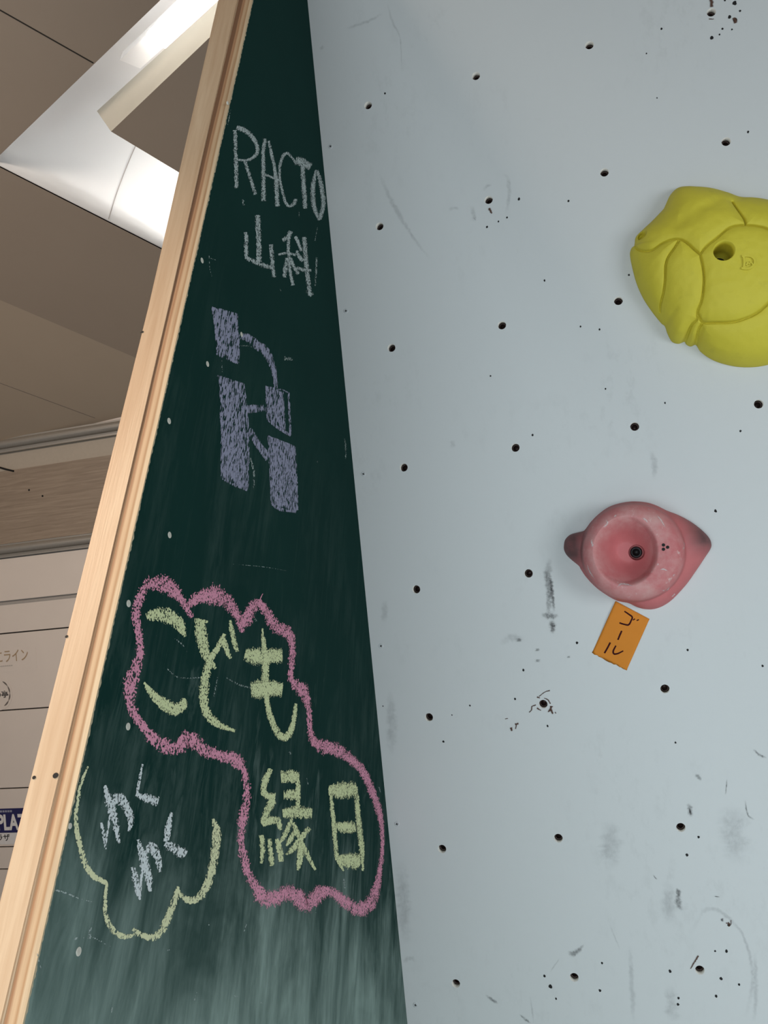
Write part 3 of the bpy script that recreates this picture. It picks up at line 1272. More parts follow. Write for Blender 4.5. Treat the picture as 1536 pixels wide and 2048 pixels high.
# --- RACTO 山科 (white)
g = Ribbons((400, 200), 4.653)
for pts in [
    [(325, 280, 38), (335, 560), (340, 820)], [(340, 255, 44), (420, 285, 46), (480, 340, 44), (525, 410, 40), (530, 490, 36), (480, 545, 30), (400, 560, 22), (315, 548, 18)],
    [(415, 560, 30), (450, 670, 34), (515, 880, 34)],
    [(605, 360, 42), (590, 480, 40), (590, 650), (590, 790), (590, 940, 46)], [(640, 380, 24), (665, 500, 32), (695, 640, 36), (710, 780, 44), (720, 990, 44)],
    [(605, 695, 26), (670, 720, 24), (740, 750, 24)],
    [(895, 595, 22), (850, 530, 24), (810, 495, 28), (775, 520, 34), (745, 600, 30), (740, 700, 24), (755, 800, 26), (780, 900, 28), (800, 960, 30), (835, 990, 28), (875, 965, 40), (890, 920, 30)],
    [(890, 565, 80), (950, 580, 86), (1030, 625, 70)], [(955, 620, 46), (965, 800, 46), (980, 1010, 44)],
    [(1080, 650, 18), (1055, 770, 44), (1050, 880, 48), (1065, 1000, 46), (1110, 1120, 24)], [(1090, 655, 28), (1118, 750, 44), (1140, 870, 44), (1148, 980, 44), (1112, 1110, 44)],
    [(535, 1070, 48), (545, 1250, 52), (550, 1510, 52)], [(425, 1230, 30), (432, 1340, 44), (430, 1470, 30)],
    [(420, 1465, 36), (520, 1510, 44), (600, 1540, 44), (672, 1565, 40)], [(660, 1345, 42), (670, 1480, 42), (688, 1650, 40)],
    [(845, 1220, 44), (820, 1275, 44), (768, 1305, 40)], [(825, 1260, 34), (825, 1400, 34), (835, 1560, 34), (865, 1725, 36)], [(730, 1440, 18), (800, 1425, 24), (890, 1440, 26)],
    [(812, 1470, 44), (795, 1560, 44), (782, 1650, 40)], [(835, 1460, 30), (870, 1540, 34), (915, 1620, 36)],
    [(885, 1270, 34), (915, 1330, 34), (945, 1405, 28)], [(900, 1400, 30), (920, 1450, 34), (955, 1500, 34)],
    [(970, 1275, 44), (985, 1500, 44), (1008, 1700, 44), (1022, 1820, 44)], [(900, 1560, 26), (960, 1580, 34), (1035, 1585, 24)],
]:
    g.stroke(pts, ab, wide=1.14)
g.build('chalk_lettering', CHALK['white'], cbd)['label'] = 'grey-white chalk lettering reading RACTO 山科'

# --- lavender emblem
g = Ribbons((380, 580), 4.268)
g.block([(190, 140), (232, 545)], [(405, 205), (412, 625)], ab)
g.block([(248, 740), (270, 1600)], [(458, 800), (492, 1705)], ab, n=24)
g.block([(642, 812), (652, 1100)], [(800, 870), (815, 1195)], ab)
g.block([(662, 1242), (692, 1825)], [(890, 1330), (912, 1890)], ab, n=20)
for pts in [
    [(200, 150, 30), (225, 350, 26), (245, 540, 30)], [(228, 535, 30), (310, 575, 34), (415, 620, 28)], [(400, 215, 16), (412, 420, 18), (415, 620, 14)],
    [(235, 730, 18), (330, 765, 20), (455, 805, 18)], [(455, 800, 16), (485, 1050, 20), (495, 1350, 20), (490, 1700, 26)], [(268, 1595, 26), (370, 1655, 28), (490, 1705, 24)],
    [(258, 760, 20), (272, 1100, 20), (272, 1590, 20)],
    [(412, 410, 40), (480, 405, 60), (560, 460, 66), (640, 520, 66), (690, 610, 52), (722, 720, 40), (735, 840, 30)],
    [(488, 1020, 66), (560, 1012, 60), (645, 1005, 44)], [(500, 1190, 50), (570, 1300, 50), (672, 1440, 56)],
    [(842, 880, 14), (848, 1050, 18), (858, 1240, 18)], [(700, 855, 12), (780, 850, 10), (845, 880, 10)], [(660, 1100, 24), (760, 1180, 24), (860, 1240, 22)],
    [(890, 1340, 20), (905, 1600, 22), (912, 1880, 24)], [(695, 1820, 26), (770, 1870, 28), (905, 1890, 24)],
]:
    g.stroke(pts, ab, wide=1.14)
g.build('chalk_emblem', CHALK['lav'], cbd)['label'] = 'lavender chalk R-shaped emblem of filled blocks'

# --- pink outline
g = Ribbons((220, 1120), 3.657)
for pts in [
    [(262, 180, 60), (300, 175, 80), (370, 172, 110), (450, 215, 92), (520, 290, 60), (600, 420, 36)],
    [(570, 350, 40), (600, 310, 60), (660, 275, 80), (760, 265, 130), (860, 300, 90), (920, 390, 70), (970, 530, 30)],
    [(950, 480, 60), (985, 450, 90), (1030, 370, 80), (1080, 310, 52), (1150, 390, 62), (1210, 485, 80), (1300, 535, 80), (1330, 620, 46), (1330, 740, 44), (1325, 870, 44),
     (1400, 940, 88), (1440, 1030, 56), (1460, 1160, 34), (1475, 1280, 40), (1536, 1375, 52)],
    [(285, 140, 40), (220, 270, 66), (190, 430, 60), (215, 570, 52), (215, 700, 60), (165, 850, 90), (140, 980, 80), (165, 1090, 64), (235, 1210, 56), (320, 1310, 84),
     (420, 1370, 100), (510, 1360, 110), (580, 1310, 110), (680, 1385, 100), (800, 1430, 80), (920, 1465, 90), (975, 1540, 50), (992, 1612, 46)],
]:
    g.stroke(pts, ab, jag=.22, wide=1.25)
g.z((440, 1440), 4.042)
for pts in [
    [(195, 420, 48), (215, 520, 52), (215, 640, 58), (185, 800, 72), (168, 960, 50), (185, 1080, 64), (225, 1220, 66), (290, 1350, 80), (360, 1440, 120), (450, 1430, 120),
     (560, 1395, 110), (630, 1440, 130), (700, 1490, 110), (800, 1410, 110), (890, 1385, 76), (1000, 1465, 84), (1090, 1520, 96), (1160, 1520, 110), (1240, 1430, 80),
     (1288, 1250, 44), (1310, 1050, 30), (1308, 880, 36), (1280, 720, 50), (1230, 580, 58), (1170, 440, 62), (1080, 340, 72), (950, 245, 92), (830, 215, 96), (750, 160, 56), (722, 50, 34), (714, -20, 32)],
]:
    g.stroke(pts, ab, jag=.22, wide=1.25)
g.z((220, 1120), 3.657)
for k in range(26):      # loose flicks along the top of the outline
    bx = random.choice([(280, 150), (330, 140), (390, 130), (440, 170), (700, 230), (760, 215), (790, 230), (860, 270), (480, 210), (1080, 300)])
    x, y = bx[0] + random.uniform(-20, 20), bx[1] + random.uniform(-12, 25)
    g.stroke([(x, y, 9), (x + random.uniform(-10, 25), y - random.uniform(20, 50), 6)], ab)
g.build('chalk_outline', CHALK['pink'], cbd)['label'] = 'pink chalk cloud outline around the yellow lettering'

# --- こども縁日 (yellow-green)
g = Ribbons((220, 1120), 3.657)
for pts in [
    [(268, 420, 60), (350, 395, 96), (430, 415, 104), (500, 465, 86), (550, 560, 26)], [(248, 895, 14), (310, 980, 56), (390, 1050, 84), (460, 1090, 96), (530, 1060, 76), (540, 1010, 24)],
    [(652, 445, 72), (672, 560, 84), (700, 690, 66), (772, 795, 24)], [(618, 436, 24), (660, 440, 24), (716, 455, 24)],
    [(838, 540, 32), (790, 640, 40), (730, 730, 50), (702, 850, 62), (685, 960, 66), (690, 1080, 62), (735, 1155, 62), (810, 1210, 46), (915, 1250, 22)],
    [(825, 560, 40), (850, 650, 40), (880, 722, 26)], [(880, 440, 18), (895, 540, 38), (930, 670, 30)],
    [(1113, 500, 12), (1125, 620, 36), (1135, 760, 56), (1140, 900, 56), (1150, 1040, 40), (1180, 1160, 46), (1230, 1270, 52), (1280, 1300, 52), (1330, 1230, 42), (1362, 1050, 24)],
    [(985, 690, 80), (1060, 705, 120), (1140, 705, 110), (1262, 700, 100)], [(1030, 950, 100), (1090, 945, 130), (1180, 940, 110), (1262, 950, 90)],
]:
    g.stroke(pts, ab, jag=.12, wide=1.14)
g.z((440, 1440), 4.042)
for pts in [
    [(412, 395, 36), (370, 470, 52), (352, 560, 46), (375, 610, 52), (448, 620, 60)], [(430, 640, 60), (390, 720, 62), (348, 825, 48)], [(338, 845, 44), (400, 815, 64), (460, 815, 64), (492, 890, 20)],
    [(338, 930, 40), (345, 1060, 42), (335, 1160, 22)], [(400, 960, 32), (410, 1080, 42), (420, 1180, 34)], [(460, 960, 36), (485, 1060, 52), (492, 1145, 44)],
    [(492, 460, 90), (560, 455, 94), (638, 465, 86)], [(628, 440, 26), (630, 600, 40), (630, 720, 32)], [(515, 605, 60), (580, 605, 82), (630, 605, 60)], [(506, 755, 60), (620, 745, 100), (745, 755, 80)],
    [(585, 795, 20), (550, 870, 44), (520, 940, 38), (480, 1000, 16)], [(592, 830, 30), (640, 950, 42), (700, 1080, 42), (772, 1212, 18)], [(625, 880, 40), (570, 960, 46), (540, 1020, 22)],
    [(722, 870, 34), (650, 960, 48), (590, 1040, 48), (535, 1090, 20)], [(650, 1000, 40), (650, 1100, 58), (630, 1215, 22)],
    [(890, 550, 26), (910, 750, 34), (930, 950, 38), (945, 1110, 36), (1000, 1220, 14)], [(1095, 540, 34), (1110, 700, 42), (1130, 900, 44), (1145, 1045, 42), (1155, 1220, 18)],
    [(878, 565, 70), (990, 570, 130), (1104, 560, 110)], [(935, 855, 60), (1020, 870, 96), (1095, 860, 80)], [(960, 1130, 80), (1050, 1138, 126), (1135, 1140, 110)],
]:
    g.stroke(pts, ab, jag=.14, wide=1.14)
g.build('chalk_lettering', CHALK['yellow'], cbd)['label'] = 'yellow-green chalk lettering reading こども縁日'

# --- わくわく (white) and its pale yellow cloud
g = Ribbons((40, 1480), 2.954)
for pts in [
    [(500, 268, 14), (530, 370, 42), (560, 480, 36), (585, 612, 16)], [(480, 488, 12), (498, 570, 18), (505, 645, 8)], [(506, 645, 8), (518, 530, 12), (545, 400, 16), (585, 345, 56), (630, 400, 42), (655, 480, 32), (643, 540, 12)],
    [(724, 142, 10), (706, 230, 14), (692, 322, 14)], [(684, 322, 18), (750, 345, 42), (818, 362, 50)],
    [(698, 588, 14), (725, 690, 44), (755, 800, 42), (770, 895, 18)], [(668, 750, 22), (690, 850, 38), (707, 940, 14)], [(708, 945, 10), (716, 820, 14), (740, 680, 18), (772, 630, 46), (810, 680, 40), (828, 780, 18)],
    [(897, 428, 12), (877, 510, 32), (865, 600, 28)], [(856, 612, 36), (915, 645, 52), (978, 682, 50)],
]:
    g.stroke(pts, ab, wide=1.4)
g.build('chalk_lettering', CHALK['bright'], cbd)['label'] = 'white chalk lettering reading わくわく'
g = Ribbons((40, 1480), 2.954)
for pts in [
    [(402, 155, 8), (360, 260, 16), (335, 400, 18), (330, 500, 22), (350, 600, 24), (380, 720, 28), (430, 800, 28), (512, 845, 22)],
    [(514, 838, 12), (503, 950, 18), (510, 1040, 22), (545, 1120, 28), (610, 1160, 26), (682, 1150, 18)],
    [(668, 1115, 18), (720, 1155, 28), (790, 1165, 32), (840, 1120, 34), (890, 1010, 32), (925, 910, 28), (935, 865, 12)],
    [(938, 900, 18), (990, 945, 32), (1050, 935, 38), (1100, 870, 36), (1140, 740, 38), (1160, 600, 40), (1160, 530, 36), (1140, 465, 12)],
]:
    g.stroke(pts, ab, wide=1.4)
g.build('chalk_cloud', CHALK['cream'], cbd)['label'] = 'pale yellow chalk cloud line under the white lettering'

# --- stray chalk lines and scratches
g = Ribbons((40, 1480), 2.954)
for pts in [[(195, 880, 12), (270, 905, 12), (345, 935, 10)], [(345, 935, 6), (440, 960, 4)], [(425, 1070, 10), (415, 1120, 16), (410, 1175, 16)], [(415, 1160, 9), (480, 1190, 12), (555, 1235, 8)],
            [(102, 1262, 7), (120, 1340, 8), (136, 1432, 6)], [(320, 1175, 18), (380, 1165, 12)], [(1248, 1512, 14), (1285, 1515, 12)], [(1112, 1075, 6), (1118, 1095, 8)], [(870, 1245, 8), (885, 1238, 8)],
            [(1415, 1548, 8), (1440, 1558, 6)], [(1030, 1540, 6), (1048, 1480, 5)], [(545, 1580, 8), (540, 1610, 8)]]:
    Ribbons(g.org, g.sc).stroke(pts, ab, wide=1.2).build('chalk_line', CHALK['faint'], cbd)
g.z((220, 1120), 3.657)
for pts in [[(420, 795, 8), (480, 850, 12), (560, 865, 10), (660, 860, 8)], [(850, 860, 6), (940, 910, 14), (1030, 935, 12)], [(475, 575, 8), (530, 620, 10), (562, 672, 5)], [(760, 1000, 6), (775, 920, 12), (790, 850, 5)],
            [(900, 30, 3), (1120, 50, 4), (1300, 80, 3)], [(1060, 430, 16), (1075, 455, 14)], [(340, 550, 12), (352, 560, 10)], [(1310, 1405, 12), (1322, 1420, 10)]]:
    Ribbons(g.org, g.sc).stroke(pts, ab, wide=1.2).build('chalk_line', CHALK['faint'], cbd)
g.z((400, 200), 4.653)
for pts in [[(1085, 1465, 14), (1082, 1580, 18), (1072, 1730, 14)], [(400, 925, 24), (408, 980, 22)], [(1095, 1180, 6), (1070, 1310, 8)], [(285, 90, 8), (258, 230, 8)], [(85, 1450, 6), (90, 1560, 6), (110, 1640, 4)], [(90, 1470, 6), (150, 1490, 6)],
            [(745, 1760, 14), (755, 1785, 12)], [(920, 1040, 10), (925, 1090, 8)]]:
    Ribbons(g.org, g.sc).stroke(pts, ab, wide=1.2).build('chalk_line', CHALK['faint'], cbd)
g.z((380, 580), 4.268)
for pts in [[(805, 585, 36), (875, 592, 26)], [(420, 475, 8), (500, 478, 10), (560, 500, 6)], [(515, 1430, 12), (545, 1560, 20), (545, 1700, 10)], [(1320, 1270, 10), (1330, 1350, 18), (1328, 1440, 10)], [(1000, 0, 50), (1040, 50, 40)],
            [(270, 590, 10), (275, 700, 8)], [(1085, 1450, 8), (1090, 1475, 8)]]:
    Ribbons(g.org, g.sc).stroke(pts, ab, wide=1.2).build('chalk_line', CHALK['faint'], cbd)
g.z((440, 1440), 4.042)
for pts in [[(1000, 1280, 16), (1010, 1360, 20)], [(215, 1640, 10), (195, 1710, 8)], [(770, 1480, 6), (775, 1560, 6)], [(1285, 540, 14), (1300, 590, 8)], [(565, 262, 16), (575, 275, 14)], [(700, 470, 8), (712, 520, 8)]]:
    Ribbons(g.org, g.sc).stroke(pts, ab, wide=1.2).build('chalk_line', CHALK['faint'], cbd)
tag(cbd, 'tall dark green chalkboard with a timber edge post, left of the white wall', 'chalkboard')

# ================================================================== HOLDS
def interp_outline(pts, center, n):
    """closed outline -> n radii at equal angles around center (star-shaped)"""
    P = [(x - center[0], y - center[1]) for x, y in pts]
    m = len(P)
    dense = []
    for i in range(m):
        p0, p1, p2, p3 = P[i - 1], P[i], P[(i + 1) % m], P[(i + 2) % m]
        for k in range(12):
            t = k / 12
            dense.append(tuple(.5 * ((2 * b) + (c - a) * t + (2 * a - 5 * b + 4 * c - e) * t * t + (3 * b - a - 3 * c + e) * t ** 3)
                               for a, b, c, e in zip(p0, p1, p2, p3)))
    ang = sorted((math.atan2(y, x), math.hypot(x, y)) for x, y in dense)
    ang = [(ang[-1][0] - 2 * math.pi, ang[-1][1])] + ang + [(ang[0][0] + 2 * math.pi, ang[0][1])]
    out = []
    j = 0
    for i in range(n):
        a = -math.pi + 2 * math.pi * i / n
        while j < len(ang) - 2 and ang[j + 1][0] < a:
            j += 1
        (a0_, r0), (a1_, r1) = ang[j], ang[j + 1]
        t = 0 if a1_ == a0_ else max(0, min(1, (a - a0_) / (a1_ - a0_)))
        out.append(r0 + (r1 - r0) * t)
    return out


def hold_mesh(radii, rb, height, nr, floor):
    """polar height field around the bolt hole; local x along the wall, y up, z out"""
    n = len(radii)
    v, f = [], []
    rings = []

    def add_ring(fn):
        rings.append(len(v))
        for i in range(n):
            a = -math.pi + 2 * math.pi * i / n
            v.append(fn(i, a))
    # bore
    for q, zf in ((.2, 0), (.88, 0), (.9, .0), (.92, .35), (.95, .8)):
        add_ring(lambda i, a: (rb * q * math.cos(a), rb * q * math.sin(a),
                               floor + zf * (height(rb * 1.05 * math.cos(a), rb * 1.05 * math.sin(a), rb * 1.05 / radii[i]) - floor)))
    for k in range(nr + 1):
        t = k / nr
        t = 1 - (1 - t) ** 1.45
        def fn(i, a):
            r = rb * 1.0 + (radii[i] - rb) * t
            x, y = r * math.cos(a), r * math.sin(a)
            return (x, y, height(x, y, min(1, r / radii[i])))
        add_ring(fn)
    add_ring(lambda i, a: (radii[i] * math.cos(a), radii[i] * math.sin(a), 0.0003))
    for a, b in zip(rings, rings[1:]):
        for i in range(n):
            j = (i + 1) % n
            f.append((a + i, a + j, b + j, b + i))
    f.append(tuple(range(n))[::-1])
    f.append(tuple(rings[-1] + i for i in range(n)))
    return v, f, rings


def smooth(a, b, x):
    t = max(0, min(1, (x - a) / (b - a)))
    return t * t * (3 - 2 * t)


def seg_dist(px, py, poly):
    best = 9
    for (x0, y0), (x1, y1) in zip(poly, poly[1:]):
        dx, dy = x1 - x0, y1 - y0
        l2 = dx * dx + dy * dy
        t = 0 if l2 == 0 else max(0, min(1, ((px - x0) * dx + (py - y0) * dy) / l2))
        d = math.hypot(px - x0 - t * dx, py - y0 - t * dy)
        if d < best:
            best = d
    return best


# --- yellow hold -----------------------------------------------------------
ZY = lambda p: (1200 + p[0] / 4.571, 340 + p[1] / 4.571)
Y_OUT = [ZY(p) for p in [(318, 660), (330, 600), (400, 530), (480, 455), (575, 355), (600, 310), (640, 225), (690, 170), (750, 150), (850, 150), (1000, 165), (1150, 205), (1280, 250),
                         (1400, 255), (1536, 275)]] + [(1585, 412), (1632, 440), (1665, 495), (1680, 560), (1664, 635), (1625, 690), (1580, 716)] + \
        [ZY(p) for p in [(1536, 1775), (1400, 1795), (1250, 1790), (1100, 1755), (1000, 1710), (920, 1650), (880, 1592), (830, 1605), (790, 1585), (775, 1562), (720, 1580), (660, 1560),
                         (620, 1490), (595, 1420), (560, 1390), (480, 1290), (400, 1170), (340, 1040), (300, 900), (275, 770), (285, 710), (310, 690)]]
Y_GRV = [[(310, 690), (350, 725), (420, 742), (480, 730), (560, 675), (640, 640), (700, 632), (750, 640), (800, 670), (860, 725), (915, 770)],
         [(720, 645), (680, 710), (625, 790), (600, 870), (595, 1000), (580, 1120), (555, 1220), (550, 1300)],
         [(915, 770), (940, 890), (950, 1000), (940, 1130), (920, 1220), (895, 1280), (890, 1360)],
         [(915, 770), (970, 700), (1080, 610), (1180, 530), (1260, 508), (1350, 505), (1450, 515), (1536, 540), (1700, 640)],
         [(1330, 500), (1320, 450), (1250, 350), (1210, 290)],
         [(890, 1360), (830, 1430), (785, 1550), (782, 1580)],
         [(900, 1320), (940, 1390), (1050, 1395), (1200, 1390), (1320, 1360), (1430, 1310), (1536, 1220), (1660, 1080)],
         [(940, 1390), (900, 1460), (878, 1590)]]
Y_C = wxu(1444, 512, .055)


def yl(p, h):
    q = wxu(*p, h)
    return q[0] - Y_C[0], q[1] - Y_C[1]


y_out = [yl(p, .008) for p in Y_OUT]
YN = 640
y_r = interp_outline(y_out, (0, 0), YN)
KW = 46
y_sm = [sum(y_r[(i + k) % YN] * (1 + math.cos(math.pi * k / KW)) for k in range(-KW, KW + 1)) / (2 * KW) for i in range(YN)]


def y_soft(s, s2):
    # away from the rim the dome ignores the small notches of the outline
    return s + (min(s2, s) - s) * (1 - smooth(.62, 1.0, s)) if s2 < s else s + (min(s2, .97) - s) * (1 - smooth(.62, 1.0, s))


def y_rad(x, y):
    a = math.atan2(y, x)
    k = int(round((a + math.pi) / (2 * math.pi) * YN)) % YN
    r = math.hypot(x, y)
    return y_soft(r / y_r[k], r / y_sm[k])


def y_base(x, y, s):
    d = .066 * (max(0, 1 - s ** 3.2)) ** .62 + .010 * (1 - s)
    d += .002 * math.sin(x * 28 + 1.0) * (1 - s)
    return d


grooves = []
for gl in Y_GRV:
    loc = []
    dense = catmull([(*ZY(p), 1) for p in gl], 5)
    for (px, py, _) in dense:
        h = .05
        for _i in range(6):
            x, y = yl((px, py), h)
            h = y_base(x, y, min(1, y_rad(x, y)))
        loc.append((x, y))
    grooves.append(loc)
ytop = []
for (px, py) in [(575, 440), (700, 500), (940, 350), (1060, 300)]:
    h = .05
    for _i in range(6):
        x, y = yl(ZY((px, py)), h)
        h = y_base(x, y, min(1, y_rad(x, y)))
    ytop.append((x, y))
h = .03
for _i in range(6):
    sx, sy = yl(ZY((385, 597)), h)
    h = y_base(sx, sy, min(1, y_rad(sx, sy)))


from mathutils import kdtree


def make_tree(polys):
    pts_ = []
    for gp in polys:
        for (x0, y0), (x1, y1) in zip(gp, gp[1:]):
            m_ = max(1, int(math.hypot(x1 - x0, y1 - y0) / .0005))
            for q in range(m_):
                pts_.append((x0 + (x1 - x0) * q / m_, y0 + (y1 - y0) * q / m_, 0))
    kd = kdtree.KDTree(len(pts_))
    for i_, p_ in enumerate(pts_):
        kd.insert(p_, i_)
    kd.balance()
    return kd


GT = make_tree(grooves)


def y_height(x, y, s):
    b = y_base(x, y, y_rad(x, y) if s < 1 else 1.0)
    d = GT.find((x, y, 0))[2]
    fade = smooth(1.0, .90, s) * .75 + .25
    b += .0055 * (1 - math.exp(-(d / .009) ** 1.2)) * fade
    b -= .0066 * math.exp(-(d / .0013) ** 2) * fade
    # broad crease below the upper ridge
    dc = seg_dist(x, y, ytop)
    b -= .0035 * math.exp(-(dc / .012) ** 2) * fade
    # small fixing-screw hole near the left tip
    ds = math.hypot(x - sx, y - sy)
    b -= .018 * (1 - smooth(.0046, .0072, ds))
    b += .0006 * mnoise.noise(Vector((x * 90, y * 90, 0)))
    return max(.0005, b)


v, f, rg = hold_mesh(y_r, .0158, y_height, 210, .003)
yh = empty('climbing_hold')
yb = from_py('body', v, f, [m_yellow(), M_BLACK], yh, smooth=True)
for p in yb.data.polygons:
    if len(p.vertices) in (420, 640) and p.center.z > .002:
        p.material_index = 1
YM = Matrix.Translation(wpt(Y_C[0], Y_C[1], 0)) @ WROT
# raised letter beside the bolt hole
vv, ff = [], []
mk = Ribbons()


def at_y(u, v_, hh):
    h = .06
    for _i in range(5):
        x, y = yl((u, v_), h)
        s = min(1, y_rad(x, y))
        h = y_height(x, y, s)
    return Vector((x, y, h + hh))


mk.z((1200, 340), 4.571)
for pts in [[(1295, 790, 16), (1340, 788, 16), (1385, 795, 16), (1412, 825, 16), (1408, 865, 16), (1380, 895, 16), (1340, 906, 16), (1290, 900, 16)], [(1310, 792, 16), (1318, 845, 16), (1312, 902, 16)],
            [(1335, 875, 12), (1350, 850, 12), (1362, 862, 10), (1378, 845, 12), (1395, 872, 10)]]:
    mk.stroke(pts, at_y, h=.0014, jag=.02, wide=1.3)
em = mk.build('embossed_mark', yb.data.materials[0], yh)
so = em.modifiers.new('thickness', 'SOLIDIFY')
so.thickness = .0024
so.offset = 0
bm = bmesh.new()
rr = lathe(bm, [(.0118, .0035), (.0118, .008), (.0105, .0095), (.0062, .0095), (.0062, .004)], 32, Vector((0, 0, 0)), Vector((1, 0, 0)), Vector((0, 1, 0)), Vector((0, 0, 1)))
bm.faces.new(rr[-1])
fixn(bm)
from_bm('bolt', bm, M_BOLT, yh, True)
yh.matrix_world = YM
tag(yh, 'large yellow grooved climbing hold at the right of the white wall', 'climbing hold', 'climbing holds on the white wall')

# --- pink hold -------------------------------------------------------------
ZP = lambda p: (1080 + p[0] / 3.84, 960 + p[1] / 3.84)
P_C = wxu(*ZP((742, 557)), .03)


def pl(p, h):
    q = wxu(*ZP(p), h)
    return q[0] - P_C[0], q[1] - P_C[1]


P_OUT = [(180, 510), (190, 460), (230, 420), (300, 400), (340, 385), (390, 320), (450, 260), (530, 205), (620, 175), (720, 162), (820, 170), (900, 195), (975, 232), (1060, 265), (1130, 300),
         (1200, 345), (1260, 395), (1305, 445), (1322, 490), (1315, 530), (1270, 600), (1210, 690), (1140, 790), (1080, 860), (1010, 930), (940, 975), (870, 997), (800, 995), (740, 978),
         (680, 950), (590, 930), (500, 880), (420, 820), (350, 745), (310, 685), (295, 660), (240, 615), (200, 575), (183, 540)]
p_r = interp_outline([pl(p, .012) for p in P_OUT], (0, 0), 420)
DC = pl((712, 556), .05)
DRX = abs(pl((1136, 556), .045)[0] - DC[0])
DRY = abs(pl((712, 160), .045)[1] - DC[1])
CC = pl((640, 535), .06)
CRX = abs(pl((886, 535), .065)[0] - CC[0])
CRY = abs(pl((640, 275), .065)[1] - CC[1])
FC = (pl((700, 575), .03)[0], pl((700, 575), .03)[1])


def p_height(x, y, s):
    base = .040 * max(0, 1 - s ** 5) ** .5
    q = math.hypot((x - DC[0]) / DRX, (y - DC[1]) / DRY)
    d = base
    if q < 1:
        t = max(0, (q - .62) / .38)
        ring = .026 + .043 * math.sqrt(max(0, 1 - t ** 2.4))
        d = max(base * .6 + .4 * min(base, ring), ring * smooth(1.0, .93, q) + base * (1 - smooth(1.0, .93, q)))
    # cup
    q2 = math.hypot((x - CC[0]) / CRX, (y - CC[1]) / CRY)
    if q2 < 1.12:
        # shift the deepest part towards the bolt
        q3 = math.hypot((x - FC[0]) / (CRX * .78), (y - FC[1]) / (CRY * .78))
        cup = .026 + .043 * smooth(.35, 1.35, .55 * q2 + .45 * q3) ** .8
        k = smooth(1.12, .92, q2)
        d = d * (1 - k) + min(d, cup) * k
    d += .0007 * mnoise.noise(Vector((x * 70, y * 70, 5)))
    # never rise past the vertical wall at the outline
    return max(.0005, d * smooth(1.0, .985, s) if s > .985 else d)


v, f, rg = hold_mesh(p_r, .0128, p_height, 170, .0025)
ph = empty('climbing_hold')
pbd = from_py('body', v, f, [m_pink(), M_BLACK], ph, smooth=True)
for p in pbd.data.polygons:
    if len(p.vertices) in (420, 640) and p.center.z > .002:
        p.material_index = 1


def p_rad(x, y):
    a = math.atan2(y, x)
    k = int((a + math.pi) / (2 * math.pi) * 420) % 420
    return math.hypot(x, y) / p_r[k]


def at_p(u, v_, hh):
    h = .06
    for _i in range(5):
        q = wxu(u, v_, h)
        x, y = q[0] - P_C[0], q[1] - P_C[1]
        h = p_height(x, y, min(1, p_rad(x, y)))
    return Vector((x, y, h + hh))


bm = bmesh.new()
for (cx, cy) in ((948, 499), (948, 532), (980, 516)):
    c = at_p(*ZP((cx, cy)), .0005)
    bm.faces.new([bm.verts.new(c + Vector((.0026 * math.cos(a), .0026 * math.sin(a), 0))) for a in [k * math.pi / 6 for k in range(12)]])
from_bm('dots', bm, M_BLACK, ph)['label'] = 'three tiny dark dots on the rim'
mk = Ribbons((1080, 960), 3.84)
for pts in [[(895, 265, 10), (930, 310, 14), (965, 370, 8)], [(785, 290, 14), (810, 305, 20), (832, 330, 12)], [(570, 285, 16), (590, 265, 10)], [(390, 460, 14), (402, 490, 22), (400, 520, 12)],
            [(590, 825, 14), (620, 800, 20), (660, 800, 14), (720, 815, 10)], [(918, 690, 10), (950, 685, 14), (985, 700, 8)], [(1020, 740, 14), (1035, 720, 16)], [(900, 655, 10), (912, 640, 10)],
            [(500, 300, 10), (520, 330, 16), (480, 370, 10)], [(820, 210, 30), (850, 220, 20)], [(930, 850, 12), (975, 845, 16), (1000, 820, 10)], [(1100, 470, 12), (1106, 510, 14), (1098, 540, 8)],
            [(360, 640, 8), (380, 700, 12), (420, 760, 10)], [(1010, 900, 10), (1040, 870, 12)]]:
    Ribbons((1080, 960), 3.84).stroke(pts, at_p, h=.0008, jag=.3, step=1.5).build('chalk_streak', S5m, ph)['label'] = 'white chalk streak on the rim'
bm = bmesh.new()
rr = lathe(bm, [(.0095, .0025), (.0095, .006), (.0085, .007), (.005, .007), (.005, .003)], 32, Vector((0, 0, 0)), Vector((1, 0, 0)), Vector((0, 1, 0)), Vector((0, 0, 1)))
bm.faces.new(rr[-1])
fixn(bm)
from_bm('bolt', bm, M_BOLT, ph, True)
ph.matrix_world = Matrix.Translation(wpt(P_C[0], P_C[1], 0)) @ WROT
tag(ph, 'worn pink ring-shaped climbing hold with a deep cup, above the orange paper tag', 'climbing hold', 'climbing holds on the white wall')

# ================================================================== PAPER TAG
tg = empty('paper_tag')
cs = [(1231, 1202), (1299, 1238), (1253, 1341), (1184, 1306)]
nx_, ny_ = 16, 22
vv, ff = [], []


def tag_at(u, v_, hh=0.0):
    q = wxu(u, v_, .002)
    h = .0012 + .0011 * math.sin(q[0] * 40 + q[1] * 25)
    return on_wall(u, v_, h + hh)


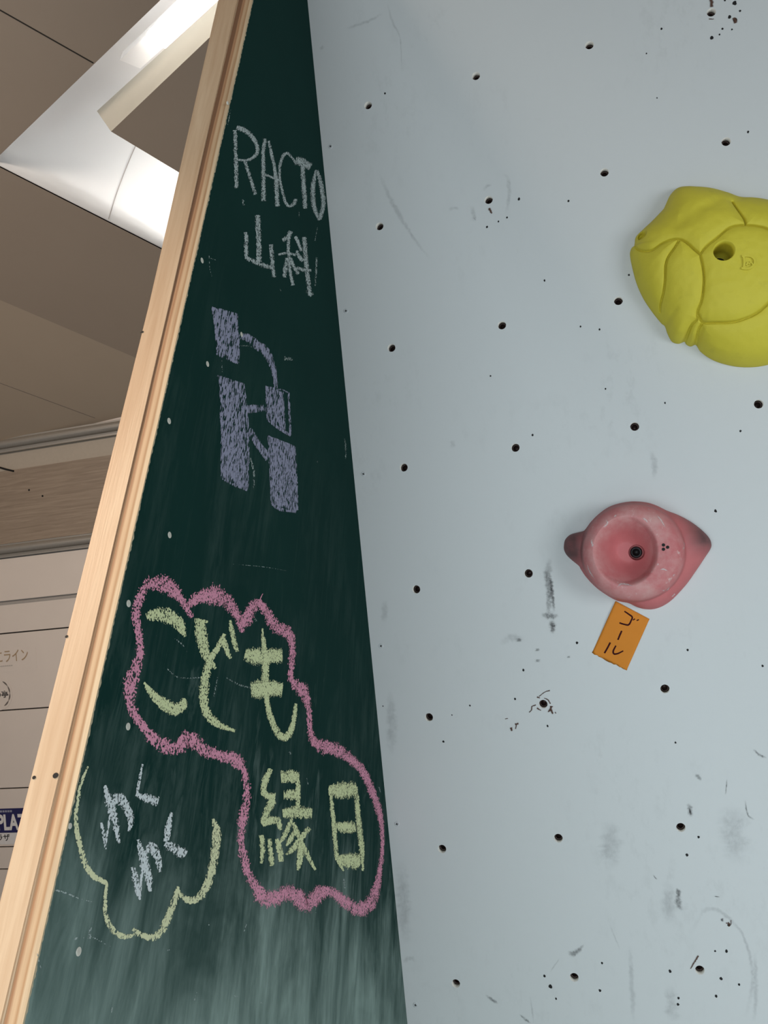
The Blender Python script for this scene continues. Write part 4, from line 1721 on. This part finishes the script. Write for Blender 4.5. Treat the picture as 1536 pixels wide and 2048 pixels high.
for lay in (0.0, .0003):
    for j in range(ny_ + 1):
        for i in range(nx_ + 1):
            s, t = i / nx_, j / ny_
            x = (cs[0][0] * (1 - s) + cs[1][0] * s) * (1 - t) + (cs[3][0] * (1 - s) + cs[2][0] * s) * t
            y = (cs[0][1] * (1 - s) + cs[1][1] * s) * (1 - t) + (cs[3][1] * (1 - s) + cs[2][1] * s) * t
            if j == ny_:
                x += random.uniform(-1, 1)
                y += random.uniform(-1.3, 1.3)
            vv.append(tag_at(x, y, lay))
M_ = (nx_ + 1) * (ny_ + 1)
for lay in (0, 1):
    for j in range(ny_):
        for i in range(nx_):
            k = lay * M_ + j * (nx_ + 1) + i
            q = (k, k + 1, k + nx_ + 2, k + nx_ + 1)
            ff.append(q if lay else q[::-1])
rim = [i for i in range(nx_ + 1)] + [(j) * (nx_ + 1) + nx_ for j in range(1, ny_ + 1)] + [ny_ * (nx_ + 1) + i for i in range(nx_ - 1, -1, -1)] + [j * (nx_ + 1) for j in range(ny_ - 1, 0, -1)]
for a, b in zip(rim, rim[1:] + rim[:1]):
    ff.append((a, b, b + M_, a + M_))
from_py('paper', vv, ff, M_ORANGE, tg, smooth=True)
mk = Ribbons((1080, 960), 3.84)
for pts in [[(648, 1008, 10), (680, 1030, 12), (708, 1052, 12), (700, 1080, 12), (680, 1112, 13), (645, 1108, 12), (610, 1097, 12)], [(714, 1076, 9), (730, 1066, 9)], [(742, 1080, 9), (760, 1072, 9)],
            [(628, 1158, 13), (613, 1192, 13), (598, 1228, 12)], [(540, 1248, 13), (518, 1290, 13), (495, 1330, 13)], [(583, 1272, 11), (562, 1315, 13), (570, 1336, 13), (600, 1332, 12), (640, 1312, 9)]]:
    mk.stroke(pts, lambda u, v_, hh: tag_at(u, v_, .0003 + hh), h=.00015, jag=.06, step=1.5)
mk.build('marker_lettering', M_MARKER, tg)['label'] = 'maroon marker lettering reading ゴール'
tag(tg, 'small tilted orange paper tag stuck to the wall beneath the pink hold', 'tag')
